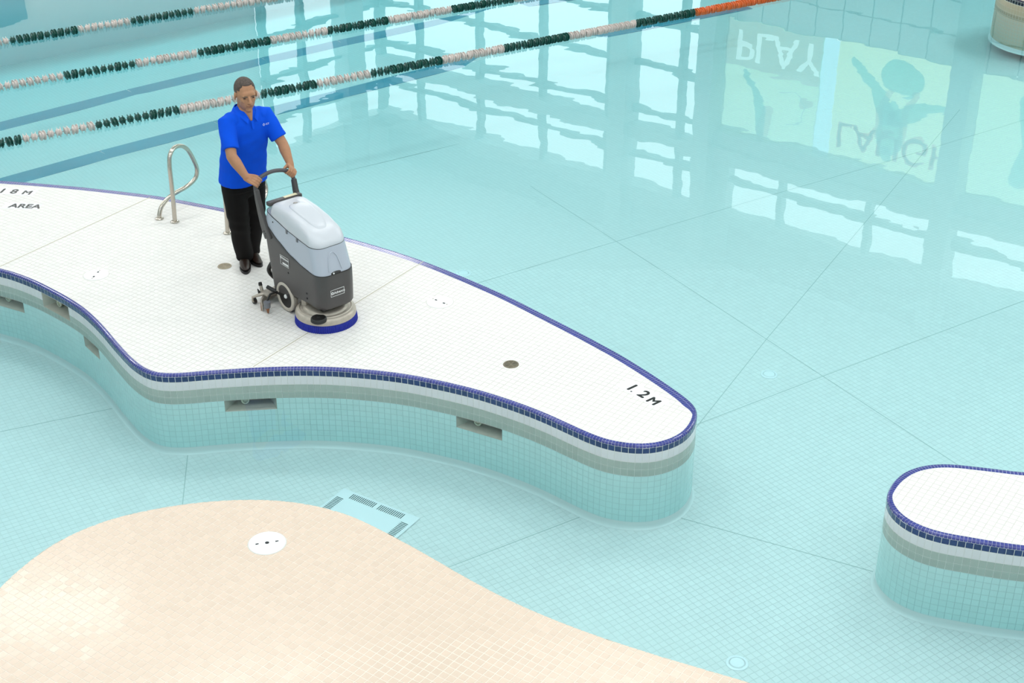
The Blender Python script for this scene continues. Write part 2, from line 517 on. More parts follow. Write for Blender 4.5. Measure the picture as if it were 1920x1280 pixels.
def pool_block(name, label, poly, niches, angle, far_w=.02, blue=M_blue, bull=M_bull, wall=M_wall_tile, deck=M_deck_tile, detail=True, xlim=None):
    """a raised deck in the pool: tiled top, bullnose edge, navy tile band, tiled wall down to the pool floor"""
    root = empty(name, (0, 0, 0)); tag(root, label, kind='structure')
    n = len(poly); nn = normals2(poly)
    mid = [(poly[i] + poly[(i + 1) % n]) / 2 for i in range(n)]
    mn = [Vector(((poly[(i + 1) % n] - poly[i]).normalized().y, -(poly[(i + 1) % n] - poly[i]).normalized().x)) for i in range(n)]
    zr = [-.068, WATER_Z - .002, -.202, -.262] + [-.262 - k * PITCH for k in range(1, 9)]
    rows = len(zr) - 1
    holes = {}
    for (x, y, half, r0, r1) in niches:
        k0 = min(range(n), key=lambda i: (mid[i] - Vector((x, y))).length)
        for k in range(k0 - half, k0 + half):
            for r in range(r0, r1): holes[(k % n, r)] = 1
    # core wall (grout) with openings at the niches, and the cove at the foot
    mb, mc = MB(), MB(); zs = [-.012] + zr
    off = .0014
    for i in range(n):
        j = (i + 1) % n
        a, b = poly[i] - nn[i] * off, poly[j] - nn[j] * off
        for r in range(-1, rows):
            if (i, r) in holes: continue
            z0, z1 = zs[r + 1], zs[r + 2]
            (mb if r < 3 else mc).add([(a.x, a.y, z1), (b.x, b.y, z1), (b.x, b.y, z0), (a.x, a.y, z0)], [(0, 1, 2, 3)])
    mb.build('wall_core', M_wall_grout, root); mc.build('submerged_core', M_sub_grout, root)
    mb = MB()
    prof = [(0.0, -.660), (.002, -.692), (.007, -.708), (.014, -.716), (.024, FLOOR_Z + .0008)]
    rings = [[(poly[i].x + nn[i].x * o_, poly[i].y + nn[i].y * o_, z) for i in range(n)] for o_, z in prof][::-1]
    mb.loft(rings, False, False)
    mb.build('cove', M_pool_tile, root, 60)
    # niches
    for (x, y, half, r0, r1) in niches:
        k0 = min(range(n), key=lambda i: (mid[i] - Vector((x, y))).length)
        A, B = poly[(k0 - half) % n], poly[(k0 + half) % n]
        nrm = (nn[(k0 - half) % n] + nn[(k0 + half) % n]).normalized()
        dep = .16
        A2, B2 = A.lerp(B, .28) - nrm * dep, A.lerp(B, .80) - nrm * dep
        zt, zb = zr[r0], zr[r1]; zb2 = zb + .045; zt2 = zt - .012
        e = .002
        A, B = A - nrm * e, B - nrm * e
        vs = [(A.x, A.y, zb), (B.x, B.y, zb), (B.x, B.y, zt), (A.x, A.y, zt), (A2.x, A2.y, zb2), (B2.x, B2.y, zb2), (B2.x, B2.y, zt2), (A2.x, A2.y, zt2)]
        mb = MB(); mb.add(vs, [(0, 1, 5, 4), (1, 2, 6, 5), (3, 7, 6, 2), (0, 4, 7, 3), (4, 5, 6, 7)])
        nb = mb.build('jet_niche', M_niche, root)
        c = A2.lerp(B2, .2) + nrm * .06; cz = zb2 + .012
        t = (B2 - A2).normalized()
        Mx = Matrix(((t.x, 0, nrm.x, 0), (t.y, 0, nrm.y, 0), (0, 1, 0, 0), (0, 0, 0, 1)))
        mb = MB(); mb.lathe([(.016, .004), (.030, .004), (.034, .012), (.030, .022), (.020, .022), (.016, .010)], 20)
        ring = mb.mesh('jet_nozzle', 40); ring.materials.append(M_cream)
        o = link('jet_nozzle', ring, nb); o.matrix_local = Matrix.Translation((c.x + nrm.x * .02, c.y + nrm.y * .02, cz)) @ Mx
    # bullnose edge
    segs = resample(poly, PITCH / 2); sn = normals2(segs); m = len(segs)
    prof = [(-1, 0.0), (-.52, 0.0), (-.48, 0.0), (-.018, 0.001), (-.008, -.002), (-.002, -.008), (0.0, -.018)]
    SHALLOW_SIDE = Vector((0.0, 0.0))      # the lane side has a wider two-row edge than the shallow side
    wid = [.034 + far_w * max(0.0, min(1.0, -2.2 * (SHALLOW_SIDE - p).normalized().dot(q))) for p, q in zip(segs, sn)]
    two = [w_ > .045 for w_ in wid]
    mb = MB(); g = .06

    def edge_off(o_, w_):
        return o_ * w_ if o_ <= -.4 else o_
    for i in range(m):
        j = (i + 1) % m
        a0, b0 = segs[i].lerp(segs[j], g), segs[i].lerp(segs[j], 1 - g)
        na, nb_ = sn[i].lerp(sn[j], g), sn[i].lerp(sn[j], 1 - g)
        ra = [(a0.x + na.x * edge_off(o_, wid[i]), a0.y + na.y * edge_off(o_, wid[i]), z) for o_, z in prof]; rb = [(b0.x + nb_.x * edge_off(o_, wid[j]), b0.y + nb_.y * edge_off(o_, wid[j]), z) for o_, z in prof]
        k = len(prof)
        mb.add(ra + rb, [(q, k + q, k + q + 1, q + 1) for q in range(k - 1) if q != 1 or not two[i]])
    bn = mb.build('bullnose_tiles', bull, root, 50); bn['kind'] = 'stuff'
    mb = MB()
    rings = [[(p.x + q.x * (edge_off(o_, w_) - .0015), p.y + q.y * (edge_off(o_, w_) - .0015), z - .0015) for p, q, w_ in zip(segs, sn, wid)] for o_, z in prof + [(-.001, -.024)]]
    mb.loft(rings[::-1], False, False); mb.build('edge_bedding', M_bull_grout, root, 50)
    # navy tiles and wall tiles
    bme = tile_mesh('navy_tile', PITCH - .0038, .0435, .004, blue)
    wmes = [tile_mesh('wall_tile', PITCH - .0022, zr[r] - zr[r + 1] - .0022, .004, (M_band_tile if r in (1, 2) else M_water_tint_tile if r > 2 else wall) if detail else wall) for r in range(rows)]
    mbb, mbw, mbd, mba = MB(), MB(), MB(), MB(); nparts = 0
    cand = []
    for i in range(n):
        p, q = mid[i], mn[i]; t = Vector((-q.y, q.x))
        if xlim and not xlim(p): continue
        Mt = Matrix(((t.x, 0, q.x, p.x), (t.y, 0, q.y, p.y), (0, 1, 0, 0), (0, 0, 0, 1)))
        face = (Vector((CAM.x, CAM.y)) - p).dot(q) > 0
        Mz = Matrix.Translation((0, 0, -.043)) @ Mt
        if face and in_frame((p.x, p.y, -.04), 4) and detail:
            o = link('navy_tile', bme, root, matrix=Mz)
        else:
            mbb.add([Mz @ v.co for v in bme.vertices], [tuple(f.vertices) for f in bme.polygons])
        for r in range(rows):
            if (i, r) in holes: continue
            Mz = Matrix.Translation((0, 0, (zr[r] + zr[r + 1]) / 2)) @ Mt; wme = wmes[r]
            if detail and face and r < 3 and nparts < 300 and in_frame((p.x, p.y, zr[r]), 4):
                link('wall_tile', wme, root, matrix=Mz); nparts += 1
            else:
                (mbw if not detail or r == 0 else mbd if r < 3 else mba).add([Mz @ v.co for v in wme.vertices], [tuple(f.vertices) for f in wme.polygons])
    if mbb.v: mbb.build('navy_tile_band', blue, root)['kind'] = 'stuff'
    if mbw.v: mbw.build('wall_tile_field', wall, root)['kind'] = 'stuff'
    if mba.v: mba.build('submerged_tile_field', M_water_tint_tile, root)['kind'] = 'stuff'
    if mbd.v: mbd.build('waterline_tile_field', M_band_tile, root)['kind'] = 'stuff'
    # deck
    inner = [p - q * (w_ + .002) for p, q, w_ in zip(segs, sn, wid)]
    slab(root, [p - q * .02 for p, q in zip(segs, sn)], -.0018, 'deck_bed', M_deck_grout)
    pave(root, inner, 0.0, angle, .0022, deck, 'deck_tile', 300 if detail else 0, stuff_name='deck_tile_field', thick=.003, region=xlim)
    return root


# ------------------------------------------------------------------ pool floor and water
floor = empty('floor'); tag(floor, 'white tiled pool floor under clear turquoise water', kind='structure')
mb = MB(); mb.add([(-14, 2.5, FLOOR_Z - .0013), (14, 2.5, FLOOR_Z - .006), (14, 12.36, FLOOR_Z - .0013), (-14, 12.36, FLOOR_Z - .0013)], [(0, 1, 2, 3)])
mb.build('grout_bed', M_pool_grout, floor)
SLOPE = .016


def floor_z(x, y):
    return FLOOR_Z - max(0.0, y - 12.9) * (SLOPE + max(0.0, -x) * .010)


M_pool_far = grid_mat('far_pool_tiles', (.80, .80, .79), (.60, .62, .60), R(32.5), PITCH, .0028, .4)
mb = MB()
gx = [-16 + k for k in range(33)]; gy = [12.3, 12.9] + [12.9 + .8 * k for k in range(1, 26)]
mb.add([(x, y, floor_z(x, y) - (.0011 if y < 13 else 0)) for y in gy for x in gx], [(r * 33 + c, r * 33 + c + 1, (r + 1) * 33 + c + 1, (r + 1) * 33 + c) for r in range(len(gy) - 1) for c in range(32)])
mb.build('sloping_floor', M_pool_far, floor)
fl = [Vector((-6.5, 5.2)), Vector((6.5, 5.2)), Vector((6.5, 12.95)), Vector((-6.5, 12.95))]
fl = resample(fl, .2)


def floor_region(c):
    if abs(c.x) > .375 * c.y + .7: return False
    return not (inside(c, PEN_IN) or inside(c, ISL_IN) or inside(c, BEI_IN))


PEN_IN = [p - q * .12 for p, q in zip(PEN, normals2(PEN))][::2]
ISL_IN = [p - q * .12 for p, q in zip(ISL, normals2(ISL))][::2]
BEI_IN = [p - q * .5 for p, q in zip(BEI, normals2(BEI))][::2]
pave(floor, fl, FLOOR_Z, R(32.5), .0024, M_pool_tile, 'floor_tile', 300, region=floor_region, occl=True, thick=.003)
for line in [[(1.36, 9.8), (1.53, 10.12), (2.29, 11.53), (3.06, 12.9), (3.89, 14.40), (5.67, 17.64)], [(1.2, 9.9), (2.82, 10.97), (4.84, 12.28), (5.8, 12.9)],
             [(-.58, 16.61), (.24, 15.03), (1.48, 12.9), (2.29, 11.53), (3.45, 9.56), (3.9, 8.8)], [(-2.99, 14.83), (-1.96, 15.64), (-.56, 16.52)], [(-1.2, 12.05), (.05, 12.9), (2.44, 14.56), (4.17, 15.72), (6.36, 17.25)],
             [(1.2, 8.84), (2.6, 8.15)], [(-.9, 7.95), (.55, 8.86)], [(-2.565, 9.72), (-2.40, 8.5)], [(-4.6, 9.79), (-3.2, 10.4)]]:
    for p, q in zip(line[:-1], line[1:]):
        A, B = Vector(p), Vector(q); s_ = Vector((-(B - A).y, (B - A).x)).normalized() * .0034
        mb = MB(); lo, hi = [], []
        for P_ in (A - s_, B - s_, B + s_, A + s_):
            lo.append((P_.x, P_.y, floor_z(P_.x, P_.y) - .004)); hi.append((P_.x, P_.y, floor_z(P_.x, P_.y) + .001))
        mb.add(lo + hi, [(4, 5, 6, 7), (0, 1, 5, 4), (1, 2, 6, 5), (2, 3, 7, 6), (3, 0, 4, 7)])
        mb.build('expansion_joint', M_pool_joint, floor)


def lane(a, b, w):
    A, B = Vector(a), Vector(b); d = B - A; s = Vector((-d.y, d.x, 0)).normalized() * w / 2
    mb = MB(); mb.add([A - s, B - s, B + s, A + s, A - s + Vector((0, 0, .012)), B - s + Vector((0, 0, .012)), B + s + Vector((0, 0, .012)), A + s + Vector((0, 0, .012))], [(4, 5, 6, 7), (0, 1, 5, 4), (2, 3, 7, 6)])
    mb.build('lane_stripe', M_stripe, floor)


for pts in ([(-9.5, 14.9), (-6.92, 17.57), (-5.22, 19.25), (-3.56, 20.50), (-2.53, 21.15), (.33, 22.6), (1.95, 23.5)], [(-9.0, 12.95), (-6.03, 15.32), (-4.89, 16.50), (-3.71, 17.53), (-2.27, 18.6), (-.79, 19.61), (1.79, 21.2), (3.63, 22.4)]):
    for p, q in zip(pts[:-1], pts[1:]):
        lane((p[0], p[1], floor_z(*p)), (q[0], q[1], floor_z(*q)), .30)


def water_material():
    m = bpy.data.materials.new('clear_pool_water'); m.use_nodes = True; nt = m.node_tree
    for x in list(nt.nodes): nt.nodes.remove(x)
    out = nt.nodes.new('ShaderNodeOutputMaterial')
    ge = nt.nodes.new('ShaderNodeNewGeometry')
    dot = nt.nodes.new('ShaderNodeVectorMath'); dot.operation = 'DOT_PRODUCT'
    nt.links.new(ge.outputs['Incoming'], dot.inputs[0]); nt.links.new(ge.outputs['Normal'], dot.inputs[1])

    def mth(op, a, b=None):
        n = nt.nodes.new('ShaderNodeMath'); n.operation = op
        for i, x in enumerate((a, b)):
            if x is None: continue
            if isinstance(x, float): n.inputs[i].default_value = x
            else: nt.links.new(x, n.inputs[i])
        return n.outputs[0]
    c = mth('ABSOLUTE', dot.outputs['Value'])
    k = mth('SUBTRACT', 1.0, c)
    k = mth('POWER', k, 5.0)
    fr = mth('ADD', mth('MULTIPLY', k, .98), .02)
    fr = mth('MINIMUM', fr, 1.0)
    tc = nt.nodes.new('ShaderNodeTexCoord')
    n1 = nt.nodes.new('ShaderNodeTexNoise'); n1.inputs['Scale'].default_value = 1.1; n1.inputs['Detail'].default_value = 2.5
    nt.links.new(tc.outputs['Object'], n1.inputs['Vector'])
    bp = nt.nodes.new('ShaderNodeBump'); bp.inputs['Strength'].default_value = 1.0; bp.inputs['Distance'].default_value = .0028
    nt.links.new(n1.outputs[0], bp.inputs['Height'])
    tr = nt.nodes.new('ShaderNodeBsdfTransparent'); tr.inputs[0].default_value = (1, 1, 1, 1)
    gl = nt.nodes.new('ShaderNodeBsdfGlossy'); gl.inputs['Roughness'].default_value = 0.0
    gl.inputs['Color'].default_value = (1, 1, 1, 1)
    nt.links.new(bp.outputs[0], gl.inputs['Normal'])
    mx = nt.nodes.new('ShaderNodeMixShader')
    nt.links.new(fr, mx.inputs[0]); nt.links.new(tr.outputs[0], mx.inputs[1]); nt.links.new(gl.outputs[0], mx.inputs[2])
    va = nt.nodes.new('ShaderNodeVolumeAbsorption'); va.inputs['Color'].default_value = (.14, .80, .855, 1); va.inputs['Density'].default_value = .35
    nt.links.new(mx.outputs[0], out.inputs['Surface']); nt.links.new(va.outputs[0], out.inputs['Volume'])
    return m


mb = MB(); mb.box((0, 17, (WATER_Z - 1.6) / 2), (31, 32, abs(-1.6 - WATER_Z)))
water = mb.build('pool_water', water_material())
tag(water, 'clear turquoise pool water with window reflections', kind='structure')

# ------------------------------------------------------------------ raised decks
pen = pool_block('pool_deck_peninsula', 'white tiled peninsula deck with navy edge tiles', PEN,
                 [(-2.0, 9.745, 4, 3, 5), (-.24, 9.405, 4, 3, 5), (-3.86, 11.03, 4, 0, 2), (-3.50, 10.65, 3, 3, 5), (-4.42, 11.43, 4, 3, 5)], R(56.9), far_w=.045, xlim=lambda c: c.x > -6.3)
isl = pool_block('pool_deck_island', 'rounded white tiled island deck with navy edge tiles', ISL, [], R(55.5), far_w=.016, xlim=lambda c: c.x < 4.6)
M_dark_tile = mat('charcoal_tile', lin(28, 24, 44), .2)
M_tan_wall = mat('tan_wall_tile', lin(196, 178, 150), .3)
fisl = pool_block('far_pool_island', 'small round island with charcoal edge tiles far across the pool', FISL, [], R(57), blue=M_dark_tile, bull=M_dark_tile, wall=M_tan_wall, deck=mat('pinkish_deck_tile', lin(225, 200, 190), .5), detail=False)
for a, b in [((-4.52, 11.50), (-3.50, 13.05)), ((-2.0, 9.80), (-.78, 11.65))]:
    joint(pen, a, b, .0006, .007, M_joint)

# beige platform in front
bei = empty('beige_platform'); tag(bei, 'beige glazed tile platform with rounded rim at the pool', kind='structure')
bn_ = normals2(BEI)
prof = [(-.012, BEIGE_Z - .0008), (-.004, BEIGE_Z - .004), (0.0, BEIGE_Z - .016), (0.004, -.2), (.006, FLOOR_Z)]
mb = MB(); rings = [[(p.x + q.x * o_, p.y + q.y * o_, z) for p, q in zip(BEI, bn_)] for o_, z in prof][::-1]
mb.loft(rings, False, True); mb.build('platform_bed', M_beige_grout, bei, 50)
pave(bei, [p - q * .006 for p, q in zip(BEI, bn_)], BEIGE_Z, R(55), .0048, M_beige_tile, 'beige_tile', 300, region=lambda c: c.y > 5.0, tilt=R(.35), thick=.003)

# ------------------------------------------------------------------ the hall: ceiling, glazed walls, posters (they show in the water)
CORNER = Vector((-3.297, 36.0))
WR = Vector((.7787, -.6274)); WL = Vector((-.6274, -.7787))
NR = Vector((-.6274, -.7787)); NL = Vector((.7787, -.6274))


def wall_frame(o, w, n):
    return Matrix(((w.x, 0, n.x, o.x), (w.y, 0, n.y, o.y), (0, 1, 0, 0), (0, 0, 0, 1)))   # x along wall, y up, z into the hall


FR_R, FR_L = wall_frame(CORNER, WR, NR), wall_frame(CORNER, WL, NL)


def wbox(mb, F, x0, x1, y0, y1, d0, d1):
    vs = [F @ Vector((x, y, z)) for z in (d0, d1) for x, y in ((x0, y0), (x1, y0), (x1, y1), (x0, y1))]
    return mb.add(vs, [(3, 2, 1, 0), (4, 5, 6, 7), (0, 1, 5, 4), (1, 2, 6, 5), (2, 3, 7, 6), (3, 0, 4, 7)])


M_glass = bpy.data.materials.new('clear_glazing'); M_glass.use_nodes = True
nt = M_glass.node_tree; b = nt.nodes['Principled BSDF']
tr = nt.nodes.new('ShaderNodeBsdfTransparent'); tr.inputs[0].default_value = (.93, .97, .97, 1)
mx = nt.nodes.new('ShaderNodeMixShader'); mx.inputs[0].default_value = .04
b.inputs['Roughness'].default_value = .02; b.inputs['Base Color'].default_value = (.8, .9, .9, 1)
nt.links.new(tr.outputs[0], mx.inputs[1]); nt.links.new(b.outputs[0], mx.inputs[2]); nt.links.new(mx.outputs[0], nt.nodes['Material Output'].inputs[0])

TOPW = 7.3
wr_ = empty('wall_right'); tag(wr_, 'tall glazed wall with posters across the pool', kind='structure')
mb = MB()
xs = [0.0, 1.3, 3.23, 5.15, 7.07, 8.95, 11.61, 13.61, 17.1, 19.0, 20.9]
for x in xs: wbox(mb, FR_R, x - .06, x + .06, 0.3 if x < 9 else 5.9, TOPW, -.12, .08)
for x in (18.75,): wbox(mb, FR_R, x - .05, x + .05, 2.9, 5.8, -.12, .04)
for y in (3.35, 4.4, 5.44, 6.5): wbox(mb, FR_R, 0, 9.6 if y < 6 else 26, y - .06, y + .06, -.10, .06)
wbox(mb, FR_R, 0, 9.6, 2.2, 2.32, -.10, .06); wbox(mb, FR_R, 0, 9.6, 1.1, 1.22, -.10, .06)
mb.build('mullions', M_frame, wr_)
mb = MB(); wbox(mb, FR_R, 0, 26, 5.78, 6.10, -.2, .22); wbox(mb, FR_R, -.1, 26, TOPW - .08, 7.55, -.2, .2); wbox(mb, FR_R, 9.5, 26, 5.40, 5.8, -.2, .1)
mb.build('transom_beam', M_column, wr_)
mb = MB()
for x0, x1 in ((7.28, 7.72), (9.5, 9.9), (15.02, 15.44), (19.6, 20.0)): wbox(mb, FR_R, x0, x1, 0, CEIL_Z, -.2, .35)
wbox(mb, FR_R, 9.9, 10.3, 5.9, CEIL_Z, -.2, .1)
mb.build('columns', M_column, wr_)
mb = MB(); 
for i_ in range(27):
    for k_ in range(5): wbox(mb, FR_R, 9.52 + .6 * i_, 10.09 + .6 * i_, .03 + .6 * k_, .6 * (k_ + 1), -.16, -.12)
mb.build('wall_panels', mat('square_wall_panel', (.84, .85, .85), .5, var=.02), wr_)
mb = MB(); wbox(mb, FR_R, 9.5, 26, 0, 3.0, -.25, -.15); mb.build('panel_wall', M_spandrel, wr_)
mb = MB(); wbox(mb, FR_R, 0, 9.5, .3, 5.8, -.03, -.02); wbox(mb, FR_R, 9.5, 26, 2.95, 5.8, -.03, -.02); wbox(mb, FR_R, 0, 26, 6.1, TOPW, -.03, -.02); mb.build('panes', M_glass, wr_)
mb = MB(); wbox(mb, FR_R, -.3, 26, 7.5, CEIL_Z, -.25, -.1); wbox(mb, FR_R, -.3, 9.5, 0, .3, -.25, .0); mb.build('spandrel', M_spandrel, wr_)
wl_ = empty('wall_left'); tag(wl_, 'white wall and corner glazing across the pool', kind='structure')
mb = MB()
for x in (0.06, 2.7, 3.9): wbox(mb, FR_L, x - .06, x + .06, .3, TOPW, -.12, .08)
for y in (1.16, 2.26, 3.35, 4.45, 5.5, 6.5): wbox(mb, FR_L, 0, 4, y - .06, y + .06, -.10, .06)
mb.build('mullions', M_frame, wl_)
mb = MB(); wbox(mb, FR_L, .9, 1.5, 0, CEIL_Z, -.2, .3); mb.build('column', M_column, wl_)
mb = MB(); wbox(mb, FR_L, 4.0, 30, 0, CEIL_Z, -.3, -.1); wbox(mb, FR_L, -.2, 4.0, TOPW, CEIL_Z, -.3, .0); mb.build('painted_wall', M_white_wall, wl_)
mb = MB(); wbox(mb, FR_L, 0, 4, .3, TOPW, -.03, -.02); mb.build('panes', M_glass, wl_)
mb = MB(); wbox(mb, FR_L, 9.9, 12.2, 0, 2.6, -.1, -.04); mb.build('doorway', mat('blue_door', lin(20, 88, 120), .5), wl_)
# far deck between pool and walls
EDGE = [(-17, 16.0), (-4.9, 23.2), (8, 29.6), (24, 22)]
mb = MB(); mb.add([(*p, -.06) for p in EDGE] + [(24, 40, -.06), (-20, 40, -.06)], [(0, 1, 2, 3, 4, 5)])
far_deck = mb.build('floor_far_deck', M_deck_tile); tag(far_deck, 'pale deck beyond the far pool edge', kind='structure')
mb = MB(); n_ = len(EDGE); mb.add([(*p, -.061) for p in EDGE] + [(*p, -3) for p in EDGE], [(i, i + 1, n_ + i + 1, n_ + i) for i in range(n_ - 1)])
mb.build('pool_end_wall', M_wall_tile, far_deck)
# ceiling
mb = MB(); mb.prism([(-17.3, -8.3), (17.3, -8.3), (17.3, 20.0), (-3.3, 36.6), (-17.3, 19.4)], CEIL_Z, CEIL_Z + .2); ceil = mb.build('ceiling', M_ceiling); tag(ceil, 'pale flat ceiling above the pool hall', kind='structure')
for nm, c, sz, lb in (('wall_back', (0, -8.1, 3.5), (34, .2, 10.6), 'plain grey wall behind the viewing gallery'), ('wall_side', (-17.1, 5.4, 3.5), (.2, 27, 10.6), 'plain grey long wall beside the lanes'), ('wall_far_side', (17.1, 5.7, 3.5), (.2, 27.6, 10.6), 'plain grey long wall beside the shallow pool')):
    mb = MB(); mb.box(c, sz); tag(mb.build(nm, M_rear), lb, kind='structure')
# lamps
M_lamp = bpy.data.materials.new('lamp_diffuser'); M_lamp.use_nodes = True
e = M_lamp.node_tree.nodes['Principled BSDF']; e.inputs['Emission Color'].default_value = (1, .99, .97, 1); e.inputs['Emission Strength'].default_value = 3.0
M_lamp_frame = mat('lamp_frame', (.7, .7, .7), .4)
for i, (x, y, pw) in enumerate(LAMPS):
    L = empty('ceiling_or_fill_light', (x, y, CEIL_Z))
    tag(L, 'rectangular white ceiling light panel above the pool hall, far ones added as fill', 'ceiling light', 'ceiling light panels')
    mb = MB(); mb.box((0, 0, -.05), (2.5, 1.1, .1), bevel=.01); mb.build('housing', M_lamp_frame, L)
    mb = MB(); mb.box((0, 0, -.105), (2.36, .96, .01)); mb.build('diffuser', M_lamp, L)
    ld = bpy.data.lights.new('lamp_glow', 'AREA'); ld.shape = 'RECTANGLE'; ld.size = 2.3; ld.size_y = .9; ld.energy = LAMP_W * pw; ld.color = (1, .985, .96)
    lo = bpy.data.objects.new('lamp_glow', ld); lo.location = (0, 0, -.13); lo.parent = L; col.objects.link(lo)


# posters
def text_mesh(name, s, size, extrude=.002, bold=.0, align='LEFT'):
    cu = bpy.data.curves.new('t', 'FONT'); cu.body = s; cu.size = size; cu.extrude = extrude; cu.align_x = align
    o = bpy.data.objects.new('t', cu)
    me = evaluated(o)
    bpy.data.objects.remove(o); bpy.data.curves.remove(cu)
    mb = MB()
    for dx, dy in ([(0, 0)] if bold == 0 else [(-bold, 0), (bold, 0), (0, bold), (0, -bold), (0, 0)]):
        mb.add([(v.co.x + dx, v.co.y + dy, v.co.z + .00002 * len(mb.v) / max(1, len(me.vertices))) for v in me.vertices], [tuple(p.vertices) for p in me.polygons])
    bpy.data.meshes.remove(me)
    return mb.mesh(name)


def film(name, c):
    m = bpy.data.materials.new(name); m.use_nodes = True; nt = m.node_tree
    t = nt.nodes.new('ShaderNodeBsdfTransparent'); t.inputs[0].default_value = tuple(x ** .5 for x in c) + (1,)
    d = nt.nodes['Principled BSDF']; d.inputs['Base Color'].default_value = (*c, 1); d.inputs['Roughness'].default_value = .5
    x = nt.nodes.new('ShaderNodeMixShader'); x.inputs[0].default_value = .12
    nt.links.new(t.outputs[0], x.inputs[1]); nt.links.new(d.outputs[0], x.inputs[2]); nt.links.new(x.outputs[0], nt.nodes['Material Output'].inputs[0])
    return m


M_post_green = film('film_pale_green', (.62, .74, .50)); M_post_yel = film('film_yellow', (.70, .76, .46))
M_post_pink = film('film_grey_pink', (.72, .60, .60)); M_post_white = bpy.data.materials.new('glow_letter')
M_post_white.use_nodes = True; e = M_post_white.node_tree.nodes['Principled BSDF']; e.inputs['Emission Color'].default_value = (.86, .96, .92, 1); e.inputs['Emission Strength'].default_value = 1.9; e.inputs['Base Color'].default_value = (.6, .65, .62, 1)  # emission put into the letters to imitate daylight shining through them
M_post_teal = film('film_teal_figure', (.30, .62, .72)); M_post_red = film('film_red', (1, .62, .58)); M_post_skin = film('film_skin', (.80, .66, .68))


def poster(x0, x1, label, kind):
    y0, y1 = 3.0, 5.42
    root = empty('wall_poster'); root.matrix_world = FR_R @ Matrix.Translation((x0, y0, -.12))
    tag(root, label, 'poster')
    w, h = x1 - x0, y1 - y0
    mb = MB(); mb.box((w / 2, h / 2, 0), (w, h, .03)); mb.build('sheet', M_post_green if kind != 1 else M_post_yel, root)

    def limb(mat_, pts, rad, nm='figure'):
        m_ = MB(); m_.tube([(p[0], p[1], .018) for p in pts], rad, 10, True)
        m_.v = [Vector((v.x, v.y, .016 + (v.z - .018) * .08)) for v in m_.v]
        m_.build(nm, mat_, root)
    if kind == 0:
        mb = MB(); mb.box((w / 2, h * .21, .018), (w, h * .42, .006)); mb.build('title_band', M_post_pink, root)
        me = text_mesh('title', 'PLAY', .88, .002, .012); me.materials.append(M_post_white)
        o = link('title', me, root); o.location = (.22, .2, .024)
        limb(M_post_teal, [(.95, 2.3), (.92, 1.75), (.72, 1.3), (.5, 1.1)], [.1, .13, .08, .05]); limb(M_post_skin, [(1.0, 2.25), (1.1, 1.75)], [.16, .12])
        limb(M_post_teal, [(1.35, 1.35), (1.7, 1.25), (1.95, 1.5), (1.9, 1.85), (1.55, 2.0)], [.012] * 5, 'ball_outline'); limb(M_post_skin, [(1.9, 1.45), (2.05, 1.4)], [.10, .07])
    elif kind == 1:
        me = text_mesh('title', 'LAUGH', .78, .002, .012); me.materials.append(M_post_red)
        o = link('title', me, root); o.location = (.1, 1.62, .018)
        limb(M_post_teal, [(1.25, 1.2), (1.3, 1.75)], [.22, .3]); limb(M_post_teal, [(1.25, 2.05), (1.27, 2.12)], [.14, .12])
        limb(M_post_teal, [(1.2, 1.3), (.85, .75), (.35, .35)], [.2, .12, .07]); limb(M_post_teal, [(1.4, 1.3), (1.95, .95), (2.6, .85)], [.2, .13, .06])
        limb(M_post_skin, [(1.05, 1.7), (1.0, 1.2), (1.2, .8)], [.09, .07, .06]); limb(M_post_skin, [(1.55, 1.75), (1.55, 1.1), (1.75, .75)], [.09, .07, .06]); limb(M_post_teal, [(1.3, .45), (1.5, .5)], [.36, .36], 'ball')
    else:
        limb(M_post_teal, [(1.0, 1.9), (1.2, 1.2), (.9, .4)], [.2, .25, .12])
    return root


poster(9.92, 12.14, 'pale poster titled PLAY on the glazed wall', 0)
mb = MB(); wbox(mb, FR_R, 12.14, 12.5, 3.0, 5.42, -.10, -.09); mb.build('blue_film_strip', film('film_blue', (.66, .86, .96)), wr_)
poster(12.5, 15.02, 'yellow poster titled LAUGH on the glazed wall', 1)
poster(15.46, 18.68, 'pale green poster without title on the glazed wall', 2)

# ------------------------------------------------------------------ floor scrubber
HEAD = R(-50)
BX, BY = -1.52, 10.575
MS_dark = mat('charcoal_plastic', lin(76, 72, 72), .42, noise=.03, noise_scale=8)
MS_light = mat('light_grey_plastic', lin(186, 192, 205), .32)
MS_lid = mat('pale_grey_lid_plastic', lin(208, 211, 218), .30)
MS_black = mat('black_rubber', (.012, .011, .011), .45)
MS_alu = mat('cast_aluminium', lin(186, 176, 164), .42, metal=.35, noise=.12, noise_scale=25)
MS_tyre = mat('grey_tyre', lin(196, 188, 176), .6)
MS_blue = mat('blue_bristle', lin(0, 28, 150), .5, noise=.15, noise_scale=120)
MS_white = mat('white_print', (.86, .86, .86), .5)
MS_grey = mat('mid_grey_plastic', lin(120, 122, 128), .45)
MS_amber = mat('amber_rubber', lin(150, 96, 58), .4)
MS_sticker = mat('cream_sticker', lin(222, 212, 178), .4)
MS_tube = mat('graphite_handle', lin(84, 80, 84), .4)

scr = empty('floor_scrubber', (BX, BY, 0), HEAD)
tag(scr, 'grey walk-behind floor scrubber with blue round brush on the white deck', 'floor scrubber')


